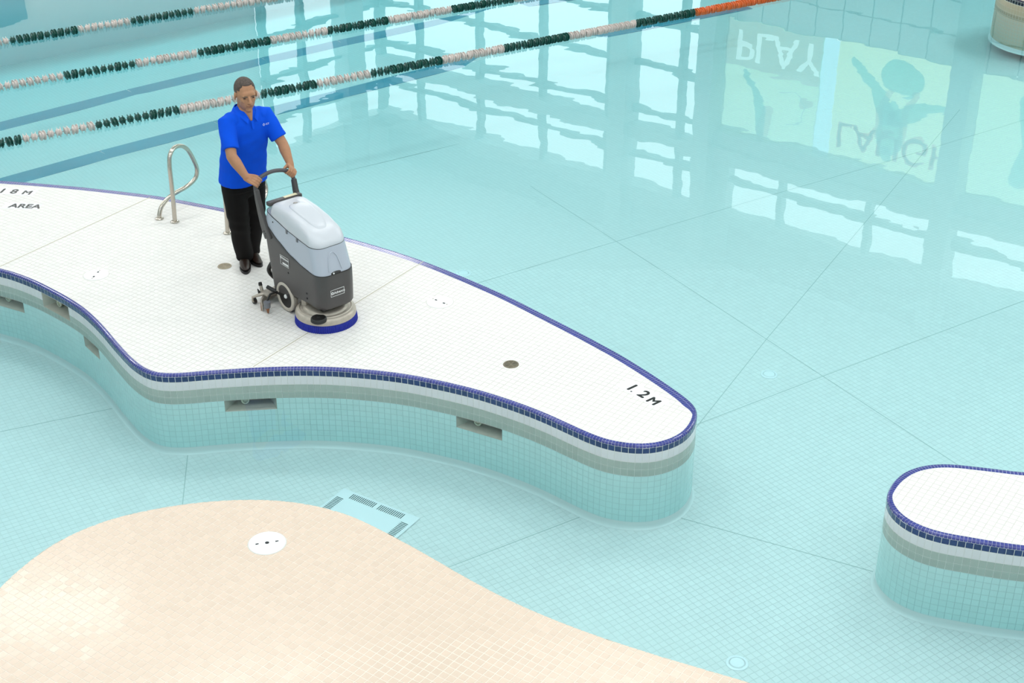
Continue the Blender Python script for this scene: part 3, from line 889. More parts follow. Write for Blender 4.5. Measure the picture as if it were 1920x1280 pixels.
def plan(xr, xf, w, rr, rf):
    pts = []

    def arc(cx, cy, r, a0, a1, k):
        for i in range(k): pts.append((cx + r * math.cos(a0 + (a1 - a0) * i / k), cy + r * math.sin(a0 + (a1 - a0) * i / k)))

    def line(a, b, k):
        for i in range(k): pts.append((a[0] + (b[0] - a[0]) * i / k, a[1] + (b[1] - a[1]) * i / k))
    arc(xf - rf, -w + rf, rf, -math.pi / 2, 0, 9); line((xf, -w + rf), (xf, w - rf), 6)
    arc(xf - rf, w - rf, rf, 0, math.pi / 2, 9); line((xf - rf, w), (xr + rr, w), 16)
    arc(xr + rr, w - rr, rr, math.pi / 2, math.pi, 6); line((xr, w - rr), (xr, -w + rr), 6)
    arc(xr + rr, -w + rr, rr, math.pi, 1.5 * math.pi, 6); line((xr + rr, -w), (xf - rf, -w), 16)
    return pts


def interp(x, tab):
    if x <= tab[0][0]: return tab[0][1]
    for (a, b), (c, d) in zip(tab[:-1], tab[1:]):
        if x <= c: 
            t = (x - a) / (c - a); t = t * t * (3 - 2 * t) * .4 + t * .6
            return b + (d - b) * t
    return tab[-1][1]


seam = lambda x: interp(x, [(-.62, .765), (-.50, .715), (-.36, .632), (-.20, .563), (-.02, .525), (.12, .510), (.24, .502)])
under = lambda x: interp(x, [(-.60, .10), (-.45, .115), (-.20, .185), (0, .20), (.24, .20)])
lidseam = lambda x: interp(x, [(-.55, .845), (-.40, .80), (-.20, .758), (.0, .735), (.2, .712)])
lidtop = lambda x: interp(x, [(-.52, .900), (-.40, .912), (-.25, .905), (-.10, .880), (.04, .835), (.13, .780), (.19, .735)])

rings = []
for f, wsc, xo in ((0, .90, -.02), (.03, .945, -.008), (.08, .97, 0), (.3, .985, 0), (.6, 1.0, 0), (.93, 1.0, 0), (.985, .992, -.003), (1.0, .965, -.012)):
    pr = []
    for x, y in plan(-.555, .222 + xo, .178 * wsc, .05, .095):
        z = under(x) * (1 - f) + seam(x) * f
        xs_ = x - max(0, -.2 - x) / .355 * .14 * (z - .35)
        pr.append((xs_, y, z))
    rings.append(pr)
MB().loft(rings).build('lower_body', MS_dark, scr, 38)
rings = []
for f, in ((0,), (.06,), (.3,), (.6,), (.9,), (1.0,)):
    xf = .214 - .062 * f; w = .1745 - .010 * f; xr = -.555 + .03 * f
    pr = []
    for x, y in plan(xr, xf, w, .045, .095):
        z = (seam(x) - .004) * (1 - f) + (lidseam(x) - .003) * f
        xs_ = x - max(0, -.2 - x) / .355 * .03
        pr.append((xs_, y, z))
    rings.append(pr)
tank = MB().loft(rings).build('recovery_tank', MS_light, scr, 50)
# dark gasket lines
for fn, xf, w, xr, nm in ((seam, .217, .1765, -.57, 'body_gasket'), (lidseam, .150, .1640, -.528, 'lid_gasket')):
    pr = [(x - (max(0, -.2 - x) / .355 * .03), y, fn(x)) for x, y in plan(xr, xf, w, .045, .095)]
    MB().tube(pr + pr[:1], .0026, 6).build(nm, MS_black, scr, 60)
rings = []
for f, sc in ((0, 1.0), (.12, 1.004), (.4, .985), (.68, .945), (.86, .87), (.96, .74), (1.0, .55), (1.0, .3)):
    pr = []
    for x, y in plan(-.50, .152, .163, .05, .095):
        x2 = -.175 + (x + .175) * (sc if x > -.175 else .25 * sc + .75); y2 = y * sc
        pr.append((x2, y2, lidseam(x2) * (1 - f) + lidtop(x2) * f + .002))
    rings.append(pr)
lid = MB().loft(rings).build('lid', MS_lid, scr, 60)
rings = []
for f, sc in ((0, 1.0), (.5, .96), (.85, .88), (1.0, .76), (1.0, .4)):
    pr = []
    for k in range(40):
        a = 2 * math.pi * k / 40
        cx, sy = math.cos(a), math.sin(a)
        x = -.16 + .205 * (abs(cx) ** .6) * (1 if cx > 0 else -1) * sc
        y = (.085 - .07 * (x + .16)) * (abs(sy) ** .6) * (1 if sy > 0 else -1) * sc
        pr.append((x, y, lidtop(x) - .006 + .018 * f))
    rings.append(pr)
MB().loft(rings, False, True).build('lid_bulge', MS_lid, lid, 60)
mb = MB(); mb.lathe([(.020, 0), (.020, .003), (.016, .004)], 24); mb.move(Matrix.Translation((-.345, 0, lidtop(-.345) + .008)) @ Matrix.Scale(.72, 4, (1, 0, 0)))
mb.build('lid_badge', mat('badge_grey', lin(168, 164, 160), .3, metal=.5), lid, 40)
for x in (-.235, -.085):
    mb = MB(); mb.box((x, -.168, lidseam(x) - .012), (.018, .012, .034), bevel=.003); mb.build('lid_hinge', MS_grey, scr)
mb = MB(); mb.tube([(-.44, -.166, .765), (-.44, -.170, .765)], .007, 12); mb.build('tank_screw', MS_black, scr)
# rear control strip
mb = MB(); mb.box((-.515, 0, .893), (.052, .315, .034), bevel=.008); mb.build('control_panel', MS_dark, scr)
mb = MB(); mb.box((-.512, .055, .9125), (.034, .12, .004)); mb.build('sticker', MS_sticker, scr)
# latch with arch ridge on the tank front
mb = MB(); mb.ell((.196, -.012, .508), (.028, .058, .017)); mb.build('latch', MS_black, scr, 60)
mb = MB(); mb.ell((.222, -.040, .514), (.006, .007, .007)); mb.build('latch_button', MS_white, scr, 60)
arch = [(.2135 - .062 * f, -.012 + dy, .51 + .205 * f) for dy, f in ((-.060, .08), (-.052, .35), (-.038, .62), (-.018, .76), (.0, .79), (.018, .76), (.038, .62), (.052, .35), (.060, .08))]
MB().tube(arch, .005, 8).build('tank_arch_ridge', MS_light, tank, 60)
# brand labels


def label(parent, M, w, h, lines):
    root_ = MB().box((0, 0, 0), (w, h, .002), bevel=.0008).move(M).build('label_plate', MS_dark, parent)
    for c, s_ in (((0, h / 2 - .003, .0014), (w - .004, .0032, .0012)), ((0, -h / 2 + .003, .0014), (w - .004, .0032, .0012)), ((w / 2 - .003, 0, .0014), (.0032, h - .004, .0012)), ((-w / 2 + .003, 0, .0014), (.0032, h - .004, .0012))):
        MB().box(c, s_).move(M).build('label_border', MS_white, root_)
    for txt, size, x, y in lines:
        me = text_mesh('label_text', txt, size, .0006, size * .018); me.materials.append(MS_white)
        o = link('label_text', me, root_); o.matrix_local = M @ Matrix.Translation((x, y, .0016))
    return root_


F_front = Matrix(((0, 0, 1, .2235), (1, 0, 0, -.018), (0, 1, 0, .345), (0, 0, 0, 1)))
lb = label(scr, F_front, .132, .062, [('Advance', .030, -.034, -.010)])
mb = MB(); mb.lathe([(.0055, 0), (.0125, 0), (.0125, .0012), (.0055, .0012), (.0055, 0)], 20, (-.048, 0, .0012), cap=False); mb.move(F_front).build('label_logo', MS_white, lb)
F_side = Matrix(((1, 0, 0, -.285), (0, 0, -1, -.1795), (0, 1, 0, .475), (0, 0, 0, 1)))
lb = label(scr, F_side, .128, .088, [('Advance', .028, -.032, .012)])
mb = MB(); mb.lathe([(.005, 0), (.0115, 0), (.0115, .0012), (.005, .0012), (.005, 0)], 20, (-.046, .022, .0012), cap=False); mb.move(F_side).build('label_logo', MS_white, lb)
MB().box((.012, -.024, .0014), (.085, .016, .0012)).move(F_side).build('label_bar', MS_white, lb)
for x, z, r_ in ((-.245, .385, .008), (.015, .30, .008), (.015, .255, .008)):
    mb = MB(); mb.tube([(x, -.1755, z), (x, -.1800, z)], r_, 12); mb.build('body_plug', MS_black, scr)
# handle
for s_ in (-1, 1):
    prof = [((-.50, .60), .050), ((-.555, .70), .046), ((-.595, .80), .034), ((-.625, .90), .026), ((-.640, .985), .021)]
    rings = []
    for (x, z), hw in prof:
        rings.append([(x - hw * .95, s_ * .160, z - hw * .35), (x + hw * .95, s_ * .160, z + hw * .35), (x + hw * .95, s_ * .196, z + hw * .35), (x - hw * .95, s_ * .196, z - hw * .35)])
    o = MB().loft(rings).build('handle_arm', MS_dark, scr)
    md = o.modifiers.new('b', 'BEVEL'); md.width = .008; md.segments = 3
    for x, z in ((-.545, .655), (-.525, .640), (-.530, .618)):
        mb = MB(); mb.tube([(x, s_ * .195, z), (x, s_ * .1985, z)], .006, 10); mb.build('arm_bolt', MS_black, scr)
bar = catmull([(-.640, -.180, .965), (-.652, -.178, 1.005), (-.660, -.165, 1.035), (-.668, -.125, 1.062), (-.672, -.06, 1.080), (-.673, 0, 1.086), (-.672, .06, 1.080), (-.668, .125, 1.062), (-.660, .165, 1.035), (-.652, .178, 1.005), (-.640, .180, .965)], 5)
MB().tube(bar, .0165, 14).build('handle_bar', MS_tube, scr, 60)
# wheels
for s_ in (-1, 1):
    Mw = Matrix.Translation((-.335, s_ * .158, .131)) @ Matrix.Rotation(R(90 * s_) * -1, 4, 'X')
    w_ = MB().lathe([(.095, -.03), (.124, -.03), (.130, -.02), (.130, .012), (.122, .021), (.104, .022), (.100, .014), (.095, .010), (.095, -.03)], 40, cap=False).move(Mw).build('wheel', MS_tyre, scr, 40)
    MB().lathe([(.001, .006), (.03, .007), (.098, .012), (.101, .010), (.101, -.02)], 36, cap=True).move(Mw).build('wheel_disc', MS_black, w_, 30)
    MB().lathe([(.001, .020), (.012, .019), (.018, .013), (.018, .0)], 24, cap=True).move(Mw).build('hub_cap', MS_white, w_, 40)
# brush deck
d_ = MB().lathe([(.02, .178), (.105, .176), (.112, .150), (.165, .146), (.176, .138), (.184, .126), (.226, .118), (.240, .108), (.247, .092), (.247, .066), (.236, .062), (.02, .062)], 64).build('brush_deck', MS_alu, scr, 35)
MB().lathe([(.206, .121), (.212, .128), (.218, .121)], 64, cap=False).build('deck_rib', MS_alu, d_, 50)
pr0, pr1, pr2 = [], [], []
for k in range(180):
    a = 2 * math.pi * k / 180; o_ = .003 if k % 2 else -.002
    pr0.append(((.240 + o_) * math.cos(a), (.240 + o_) * math.sin(a), .064)); pr1.append(((.250 + o_) * math.cos(a), (.250 + o_) * math.sin(a), .045)); pr2.append(((.254 + o_) * math.cos(a), (.254 + o_) * math.sin(a), .001))
MB().loft([pr2, pr1, pr0]).build('brush', MS_blue, scr)
MB().lathe([(.001, .155), (.012, .156), (.014, .150), (.056, .148), (.064, .140), (.066, .118), (.060, .112), (.001, .112)], 36, (.150, -.165, -.012)).build('splash_knob', MS_black, d_, 40)
mb = MB(); mb.box((.02, 0, .185), (.26, .25, .05), bevel=.015); mb.build('motor_housing', MS_black, scr)
mb = MB(); mb.box((-.10, -.12, .155), (.07, .05, .06), bevel=.008); mb.build('deck_bracket', MS_alu, scr)
# squeegee assembly behind the wheels
sq = MB().box((-.55, -.10, .095), (.10, .30, .024), bevel=.008).build('squeegee_frame', MS_alu, scr)
arc_pts = [(-.40 - .23 * math.cos(t), -.34 * math.sin(t), 0) for t in [R(-78 + 156 * k / 24) for k in range(25)]]
rings = [[(p[0] - .006, p[1], .004), (p[0] + .006, p[1], .004), (p[0] + .010, p[1], .075), (p[0] - .010, p[1], .075)] for p in arc_pts]
MB().loft(rings).build('squeegee_channel', MS_alu, sq)
rings = [[(p[0] - .004 - .012, p[1], .0005), (p[0] - .012, p[1], .0005), (p[0] - .010, p[1], .05), (p[0] - .016, p[1], .05)] for p in arc_pts]
MB().loft(rings).build('squeegee_blade', MS_amber, sq)
MB().tube([(-.385, -.318, .0605), (-.385, -.318, .112)], [.026, .030], 20).build('bumper_roller', MS_grey, sq, 40)
MB().lathe([(.001, 0), (.006, .002), (.020, .06), (.022, .07), (.001, .07)], 12, (-.392, -.312, .001)).build('blade_tip', MS_amber, sq, 60)
Mc = Matrix.Translation((-.615, -.305, .0265)) @ Matrix.Rotation(R(90), 4, 'X')
MB().lathe([(.008, -.012), (.026, -.012), (.026, .012), (.008, .012)], 20).move(Mc).build('caster_wheel', MS_black, sq, 40)
MB().lathe([(.001, -.015), (.012, -.015), (.012, .015), (.001, .015)], 14).move(Mc).build('caster_hub', MS_alu, sq, 40)
MB().tube([(-.615, -.322, .0265), (-.605, -.325, .07), (-.575, -.29, .088), (-.55, -.22, .095)], [.008, .011, .014, .016], 8).build('caster_arm', MS_alu, sq, 50)
MB().tube([(-.60, -.235, .10), (-.612, -.235, .150)], [.016, .013], 10).build('pivot_post', MS_alu, sq, 40)
MB().tube([(-.615, -.235, .148), (-.618, -.235, .172)], [.017, .015], 9).build('pressure_knob', MS_black, sq, 30)
MB().tube([(-.596, -.262, .094), (-.604, -.272, .130)], [.013, .004], 8).build('wing_nut', MS_black, sq, 30)
MB().tube([(-.545, -.215, .155), (-.50, -.19, .135), (-.44, -.16, .12), (-.38, -.12, .13)], [.016, .017, .020, .022], 10).build('lift_link', MS_black, sq, 50)
MB().tube([(-.405, -.305, .11), (-.425, -.26, .145), (-.44, -.20, .14), (-.45, -.15, .13)], .009, 8).build('blade_strap', MS_black, sq, 50)
MB().tube(catmull([(-.60, -.05, .12), (-.645, -.11, .20), (-.635, -.13, .26), (-.60, -.12, .32)], 5), .019, 10).build('vacuum_hose', MS_black, scr, 60)

# ------------------------------------------------------------------ the man
MAN_AL = -1.15
man_loc = (BX + math.cos(HEAD) * MAN_AL, BY + math.sin(HEAD) * MAN_AL, 0)
man = empty('person', man_loc, HEAD)
tag(man, 'man in a bright blue polo shirt and black trousers pushing the floor scrubber', 'person')
MP_skin = mat('skin', lin(182, 132, 100), .5, noise=.06, noise_scale=30, spec=.35)
MP_hair = mat('cropped_hair', lin(92, 80, 74), .85, noise=.5, noise_scale=90, bump=.8, bump_scale=260)
MP_shirt = mat('blue_polo', lin(8, 84, 226), .85, noise=.04, noise_scale=12, bump=.15, bump_scale=14, spec=.15)
MP_trouser = mat('black_trousers', (.005, .004, .004), .85, spec=.2, bump=.2, bump_scale=10)
MP_shoe = mat('dark_brown_leather', lin(46, 32, 26), .35)
MP_eye = mat('dark_eye', (.012, .008, .006), .2)
MP_lip = mat('lips', lin(150, 92, 76), .5)
MP_logo = mat('embroidery_pale', lin(190, 200, 240), .6)

LY = -.012   # his centre line is a little to the left of the machine's
head_c = Vector((.172, LY + .004, 1.664)); head_rot = Euler((0, R(7), R(-12)))
HM = Matrix.Translation(head_c) @ head_rot.to_matrix().to_4x4() @ Matrix.Scale(1.08, 4)
sh = {1: Vector((.150, LY + .172, 1.452)), -1: Vector((.150, LY - .178, 1.462))}
el = {1: Vector((.300, .225, 1.215)), -1: Vector((.310, -.262, 1.232))}
bar_axis = {1: Vector((-.10, -.66, .62)).normalized(), -1: Vector((-.10, .66, .62)).normalized()}
grip = {1: Vector((MAN_AL * -1 - .660, .160, 1.040)), -1: Vector((MAN_AL * -1 - .660, -.160, 1.040))}


def head(mb):
    h = MB()
    h.ell((-.014, 0, .036), (.097, .076, .087), n=24, m=16)
    h.ell((.010, 0, .012), (.082, .072, .080), n=24, m=16)
    h.ell((.030, 0, -.032), (.064, .060, .088), n=20, m=14)
    h.ell((.022, 0, -.072), (.060, .054, .044), n=20, m=12)
    h.ell((.068, 0, -.098), (.022, .026, .018)); h.ell((.066, 0, -.060), (.030, .030, .024))
    for s_ in (-1, 1):
        h.ell((.050, s_ * .036, -.020), (.032, .025, .030)); h.ell((.074, s_ * .030, .021), (.017, .024, .010))
        h.ell((-.004, s_ * .080, -.006), (.020, .009, .032), Euler((0, R(-12), R(s_ * 22)))); h.ell((.103, s_ * .0125, -.027), (.011, .009, .009))
    h.ell((.068, 0, .030), (.026, .050, .030))
    h.tube([(.086, 0, .018), (.101, 0, -.004), (.114, 0, -.022)], [.010, .012, .0135], 12, True)
    h.ell((.090, 0, -.0525), (.0125, .024, .0062)); h.ell((.088, 0, -.0645), (.0120, .021, .0070))
    h.tube([(-.020, 0, -.050), (-.028, 0, -.10), (-.034, 0, -.15), (-.030, 0, -.20)], [.058, .056, .060, .075], 18, True)
    h.move(HM); mb.add(h.v, h.f)


def hand(mb, s_):
    b_ = bar_axis[s_]; g = grip[s_]
    f = (g - el[s_]).normalized()
    w = (f - b_ * f.dot(b_)).normalized()
    q = Vector((1, 0, .1)); q = (q - b_ * q.dot(b_) - w * q.dot(w)).normalized()
    P = lambda o_, a, r_: g + b_ * o_ + (w * math.cos(R(a)) + q * math.sin(R(a))) * r_
    wrist = g - w * .088 - q * .004 - b_ * .006
    # forearm to wrist
    mid = el[s_].lerp(wrist, .3)
    mb.tube([sh[s_], sh[s_].lerp(el[s_], .5), el[s_]], [.056, .050, .043], 18, True)
    mb.tube([el[s_], mid, el[s_].lerp(wrist, .7), wrist], [.044, .046, .036, .029], 18, True)
    # palm
    for o_ in (-.030, -.010, .010, .030):
        mb.tube([wrist + b_ * o_ * .5, g - w * .045 + b_ * o_ * .85 + q * .004, P(o_, 148, .040)], [.019, .0165, .0125], 10, True)
    lens = [.92, 1.0, .97, .86]
    for k, o_ in enumerate((.033, .011, -.011, -.032)):
        L_ = lens[k]
        mb.tube([P(o_, 148, .040), P(o_, 100, .035), P(o_, 58, .0325), P(o_, 12 - 10 * L_, .029), P(o_ * .95, -30 - 12 * L_, .027)], [.0112, .0102, .0096, .0090, .0078], 10, True)
    mb.tube([wrist + b_ * .018 - q * .006, g - w * .036 + b_ * .040 - q * .014, P(.050, -118, .030), P(.040, -75, .027)], [.016, .0135, .0110, .0088], 10, True)


mb = MB()
head(mb)
for s_ in (-1, 1): hand(mb, s_)
mb.tube([(.10, LY, 1.2), (.13, LY, 1.35), (.148, LY, 1.46), (.155, LY, 1.52)], [.10, .11, .09, .06], 18, True)   # chest inside the shirt
mb.tube([sh[-1], (.148, LY, 1.46), sh[1]], [.05, .07, .05], 16, True)
mb.tube([(.165, LY, 1.57), (.205, LY, 1.520), (.236, LY, 1.466)], [.05, .036, .012], 14, True)   # throat in the open collar
body = remesh(mb, 'body', .0042, 4); body.materials.append(MP_skin)
link('body', body, man)
# face details
for s_ in (-1, 1):
    o = MB().ell((.0795, s_ * .031, .0035), (.0085, .0125, .0042), n=12, m=8).move(HM).build('eye', MP_eye, man, 80)
    MB().tube([(.0905, s_ * .014, .0165), (.0935, s_ * .030, .0215), (.080, s_ * .050, .0175)], [.0028, .0044, .0022], 8, True).move(HM).build('eyebrow', MP_hair, man, 80)
MB().tube([(.0925, -.021, -.0590), (.1020, 0, -.0585), (.0925, .021, -.0590)], [.0016, .0030, .0016], 8, True).move(HM).build('lips', MP_lip, man, 80)
# cropped hair
h = MB(); h.ell((-.0145, 0, .0365), (.0985, .0775, .0885), n=56, m=36)
keep = []
for fc in h.f:
    c = sum((h.v[i] for i in fc), Vector()) / len(fc)
    ay = abs(c.y)
    if c.x > .0:
        line = .096 - .9 * max(0, ay - .030) if c.x > .035 else .070 - .35 * max(0, ay - .045)
        if ay > .058: line = .030 if c.x < .020 else .055
    else:
        line = .012 if c.x > -.025 else -.034
    if c.z > line: keep.append(fc)
h.f = keep
h.move(HM)
me = h.mesh('hair', 80); me.materials.append(MP_hair)
o = link('hair', me, man); md = o.modifiers.new('t', 'SOLIDIFY'); md.thickness = .006; md.offset = -1
# polo shirt
def ering(c, rx, ry, n=28, tilt=0.0, p=.85):
    out = []
    for k in range(n):
        a = 2 * math.pi * k / n; ca, sa = math.cos(a), math.sin(a)
        x = rx * abs(ca) ** p * (1 if ca > 0 else -1); y = ry * abs(sa) ** p * (1 if sa > 0 else -1)
        out.append(Vector(c) + Vector((x, y, -x * tilt)))
    return out


mb = MB()
mb.loft([ering((.010, LY, .868), .150, .208, tilt=.08), ering((.014, LY, .93), .150, .206, tilt=.1), ering((.034, LY, 1.02), .150, .200, tilt=.14), ering((.060, LY, 1.12), .144, .196, tilt=.18), ering((.090, LY, 1.22), .136, .198, tilt=.2),
         ering((.116, LY, 1.31), .130, .202, tilt=.2), ering((.134, LY, 1.39), .120, .204, tilt=.2), ering((.146, LY, 1.450), .102, .190, tilt=.2), ering((.150, LY, 1.498), .082, .140, tilt=.2), ering((.150, LY, 1.530), .070, .092, tilt=.25), ering((.148, LY, 1.545), .060, .070, tilt=.25)])
for s_ in (-1, 1):
    d = (el[s_] - sh[s_])
    mb.tube([sh[s_] + Vector((0, -s_ * .03, .0)), sh[s_], sh[s_] + d * .28, sh[s_] + d * .60, sh[s_] + d * .80], [.066, .073, .072, .070, .069], 20)
    mb.ell(sh[s_] + Vector((0, -s_ * .045, .005)), (.078, .07, .066))
shirt = remesh(mb, 'polo_shirt', .007, 5)
# soft creases across the cloth
nrm_ = [v.normal.copy() for v in shirt.vertices]
for v, vn in zip(shirt.vertices, nrm_):
    p = v.co
    a = math.sin(p.z * 34 + p.y * 9 + 2.2 * math.sin(p.y * 11)) * .5 + math.sin(p.z * 61 - p.y * 26 + p.x * 18) * .3
    k = .0042 * (1 - min(1, max(0, (p.z - 1.30) / .16)))
    v.co = p + vn * a * k
shirt.materials.append(MP_shirt)
sho = link('polo_shirt', shirt, man)
# collar, placket, chest logo
for s_ in (-1, 1):
    pts = [(.072, LY, 1.560), (.084, LY + s_ * .048, 1.562), (.110, LY + s_ * .072, 1.558), (.150, LY + s_ * .080, 1.548), (.205, LY + s_ * .064, 1.520), (.243, LY + s_ * .026, 1.476)]
    rings = []
    for i, p in enumerate(pts):
        P_ = Vector(p); out = Vector((P_.x - .14, P_.y - LY, 0)).normalized()
        dn = .030 if i < 5 else .030
        rings.append([P_, P_ + out * .005, P_ + out * .024 + Vector((0, s_ * (.014 if i == 5 else 0), -dn)), P_ + out * .019 + Vector((0, s_ * (.014 if i == 5 else 0), -dn))])
    o = MB().loft(rings).build('collar', MP_shirt, sho, 60)
MB().box((.2575, LY, 1.425), (.003, .024, .07), Matrix.Rotation(R(-14), 3, 'Y'), bevel=.0015).build('placket', MP_shirt, sho)
LG = Matrix.Translation((.262, LY + .098, 1.405)) @ Matrix(((0, -.08, .98, 0), (1, 0, 0, 0), (0, 1, .1, 0), (0, 0, 0, 1)))
MB().loft([[(.0, .013, 0), (-.012, 0, 0), (0, -.013, 0), (.012, 0, 0)], [(.0, .007, 0.001), (-.006, 0, 0.001), (0, -.007, 0.001), (.006, 0, 0.001)]], False, False).move(LG).build('logo_diamond', MP_logo, sho)
me = text_mesh('logo_letters', 'ICT', .020, .0005, .0004); me.materials.append(MP_logo)
o = link('logo_letters', me, sho); o.matrix_local = LG @ Matrix.Translation((.018, -.007, .0))
# trousers
mb = MB()
mb.loft([ering((.004, LY, .80), .130, .190), ering((.004, LY, .86), .138, .192), ering((.008, LY, .93), .134, .186)])
mb.ell((-.01, LY, .80), (.130, .186, .10))
legs = {-1: [(.0, LY - .086, .80), (.0, LY - .082, .62), (-.02, LY - .062, .47), (-.09, LY - .020, .28), (-.150, .018, .10), (-.155, .020, .065)],
        1: [(-.01, LY + .094, .80), (-.02, LY + .100, .62), (-.05, LY + .110, .47), (-.13, LY + .118, .28), (-.215, .125, .10), (-.22, .125, .065)]}
for s_ in (-1, 1):
    mb.tube(legs[s_], [.106, .098, .088, .080, .077, .076], 20)
tr_me = remesh(mb, 'trousers', .008, 5)
nrm_ = [v.normal.copy() for v in tr_me.vertices]
for v, vn in zip(tr_me.vertices, nrm_):
    p = v.co; a = math.sin(p.z * 40 + p.y * 20 + 2 * math.sin(p.z * 13)); v.co = p + vn * a * .0025
tr_me.materials.append(MP_trouser); link('trousers', tr_me, man)
# shoes
for s_, (ax, ay), yaw in ((-1, (-.155, .012), R(-27)), (1, (-.215, .122), R(-8))):
    mb = MB()
    mb.loft([[(x + u * rx, y_ * ry, z) for u, y_ in [(math.cos(2 * math.pi * k / 20), math.sin(2 * math.pi * k / 20)) for k in range(20)]] for x, z, rx, ry in ((.055, .022, .142, .047), (.055, .045, .140, .046), (.035, .068, .112, .043), (.005, .090, .075, .040), (-.015, .115, .055, .040))])
    o = MB(); o.v, o.f = mb.v, mb.f
    Ms = Matrix.Translation((ax, ay, 0)) @ Matrix.Rotation(yaw, 4, 'Z')
    sh_o = o.move(Ms).build('shoe', MP_shoe, man, 60)
    md = sh_o.modifiers.new('s', 'SUBSURF'); md.levels = 1; md.render_levels = 2
    sl = MB().loft([[(.055 + math.cos(2 * math.pi * k / 24) * .148, math.sin(2 * math.pi * k / 24) * (.050 if math.cos(2 * math.pi * k / 24) > 0 else .043), z) for k in range(24)] for z in (.001, .024)]).move(Ms)
    sl.build('sole', MS_black, sh_o, 40)

# ------------------------------------------------------------------ grab rails
def grab_rail(A, flip, label_):
    e_ = Vector((-.91, .41)); n_ = Vector((.41, .91)); A = Vector(A)
    root_ = empty('grab_rail', (A.x, A.y, 0)); tag(root_, label_, 'grab rail', 'stainless grab rails at the pool edge')
    tab = [(0, 0, 0), (0, .012, .2), (0, .018, .40), (0, .022, .56), (.02, .052, .648), (.10, .140, .682), (.20, .268, .654), (.30, .383, .569), (.40, .477, .430), (.5, .535, .310), (.6, .515, .222), (.75, .403, .176), (.85, .270, .170), (.95, .150, .150), (1, .050, .100), (1, .006, .04), (1, 0, 0)]
    pts = [Vector(((e_ * (w_ * .175 * flip) + n_ * u_).x, (e_ * (w_ * .175 * flip) + n_ * u_).y, z_)) for w_, u_, z_ in tab]
    MB().tube(catmull(pts, 5), .0205, 14).build('rail_tube', M_steel, root_, 60)
    for p in (pts[0], pts[-1]):
        MB().lathe([(.021, .016), (.030, .015), (.040, .009), (.042, .0005), (.021, .0005)], 24, (p.x, p.y, 0)).build('base_flange', M_steel, root_, 40)


grab_rail((-3.143, 12.483), 1, 'looped stainless grab rail standing clear of the man')
grab_rail((-2.609, 12.236), -1, 'looped stainless grab rail half hidden behind the man')

# ------------------------------------------------------------------ drains, cover plates, depth marks
def drain(x, y, label_):
    root_ = empty('floor_drain', (x, y, 0)); tag(root_, label_, 'drain', 'round bronze deck drains')
    MB().lathe([(.001, .0008), (.055, .0008), (.055, .0004), (.001, .0004)], 32).build('sump', M_dark, root_)
    MB().lathe([(.051, .0006), (.051, .0035), (.060, .0030), (.062, .0004)], 40, cap=False).build('rim', M_bronze, root_, 40)
    for k, r_ in enumerate((.010, .019, .028, .037, .046)):
        MB().lathe([(r_ - .0028, .001), (r_ - .0022, .003), (r_ + .0022, .003), (r_ + .0028, .001)], 36, cap=False).build('grate_ring', M_bronze, root_)
    for a in (0, 60, 120):
        MB().box((0, 0, .0018), (.10, .005, .002), Matrix.Rotation(R(a), 3, 'Z')).build('grate_bar', M_bronze, root_)


drain(-.008, 9.835, 'round bronze drain between the scrubber and the depth mark')
drain(-2.521, 11.551, 'round bronze drain beside the man\'s shoe')


def plate(x, y, z, r_, label_, ang, kind):
    root_ = empty('cover_plate', (x, y, z), ang); tag(root_, label_, 'cover plate', 'round white cover plates')
    MB().lathe([(.001, .0045), (r_ * .9, .0045), (r_ * .985, .003), (r_, .0003)], 48, cap=True).build('disc', M_white_plastic, root_, 40)
    MB().lathe([(r_, .0004), (r_ + .002, .0009), (r_ + .0045, .0004)], 48, cap=False).build('shade_ring', M_deck_grout, root_)  # grout-coloured ring drawn as the shadow line around the disc
    if kind == 0:
        for u, v_ in ((.045, 0), (-.045, 0)): MB().box((u, v_, .0048), (.023, .015, .0016)).build('key_slot', M_dark, root_)
        for u, v_ in ((.078, 0), (-.078, 0)): MB().lathe([(.001, .0054), (.006, .0052), (.006, .0044)], 10, (u, v_, 0)).build('screw', M_bronze, root_)
    elif kind == 1:
        MB().lathe([(.001, .0054), (.012, .0052), (.0135, .0044)], 20).build('core', M_dark, root_)
        for u in (-.062, .062):
            MB().add([(u - .010, -.007, .0052), (u + .010, -.003, .0052), (u + .010, .006, .0052), (u - .010, .007, .0052)], [(0, 1, 2, 3)]).build('key_slot', M_dark, root_)
    return root_


plate(-3.607, 11.384, 0, .108, 'white cover plate on the deck near the wavy edge', R(80), 0)
plate(-.603, 10.876, 0, .112, 'white cover plate on the deck in front of the scrubber', R(-40), 0)
plate(-1.538, 7.424, BEIGE_Z, .118, 'bright white cover plate on the beige platform', R(14), 1)


def sump_plate(x, y, label_):
    root_ = empty('floor_inlet', (x, y, FLOOR_Z)); tag(root_, label_, 'inlet', 'round pool floor inlets')
    MB().lathe([(.052, .001), (.055, .006), (.072, .004), (.074, .0005)], 36, cap=False).build('ring', M_white_plastic, root_, 40)
    MB().lathe([(.001, .008), (.045, .008), (.050, .002)], 36).build('cap', M_white_plastic, root_, 40)


sump_plate(2.217, 10.903, 'round inlet on the pool floor beyond the peninsula tip')
sump_plate(1.45, 7.239, 'round inlet on the pool floor beside the beige platform')
sump_plate(-.475, 12.85, 'round inlet on the pool floor behind the peninsula')

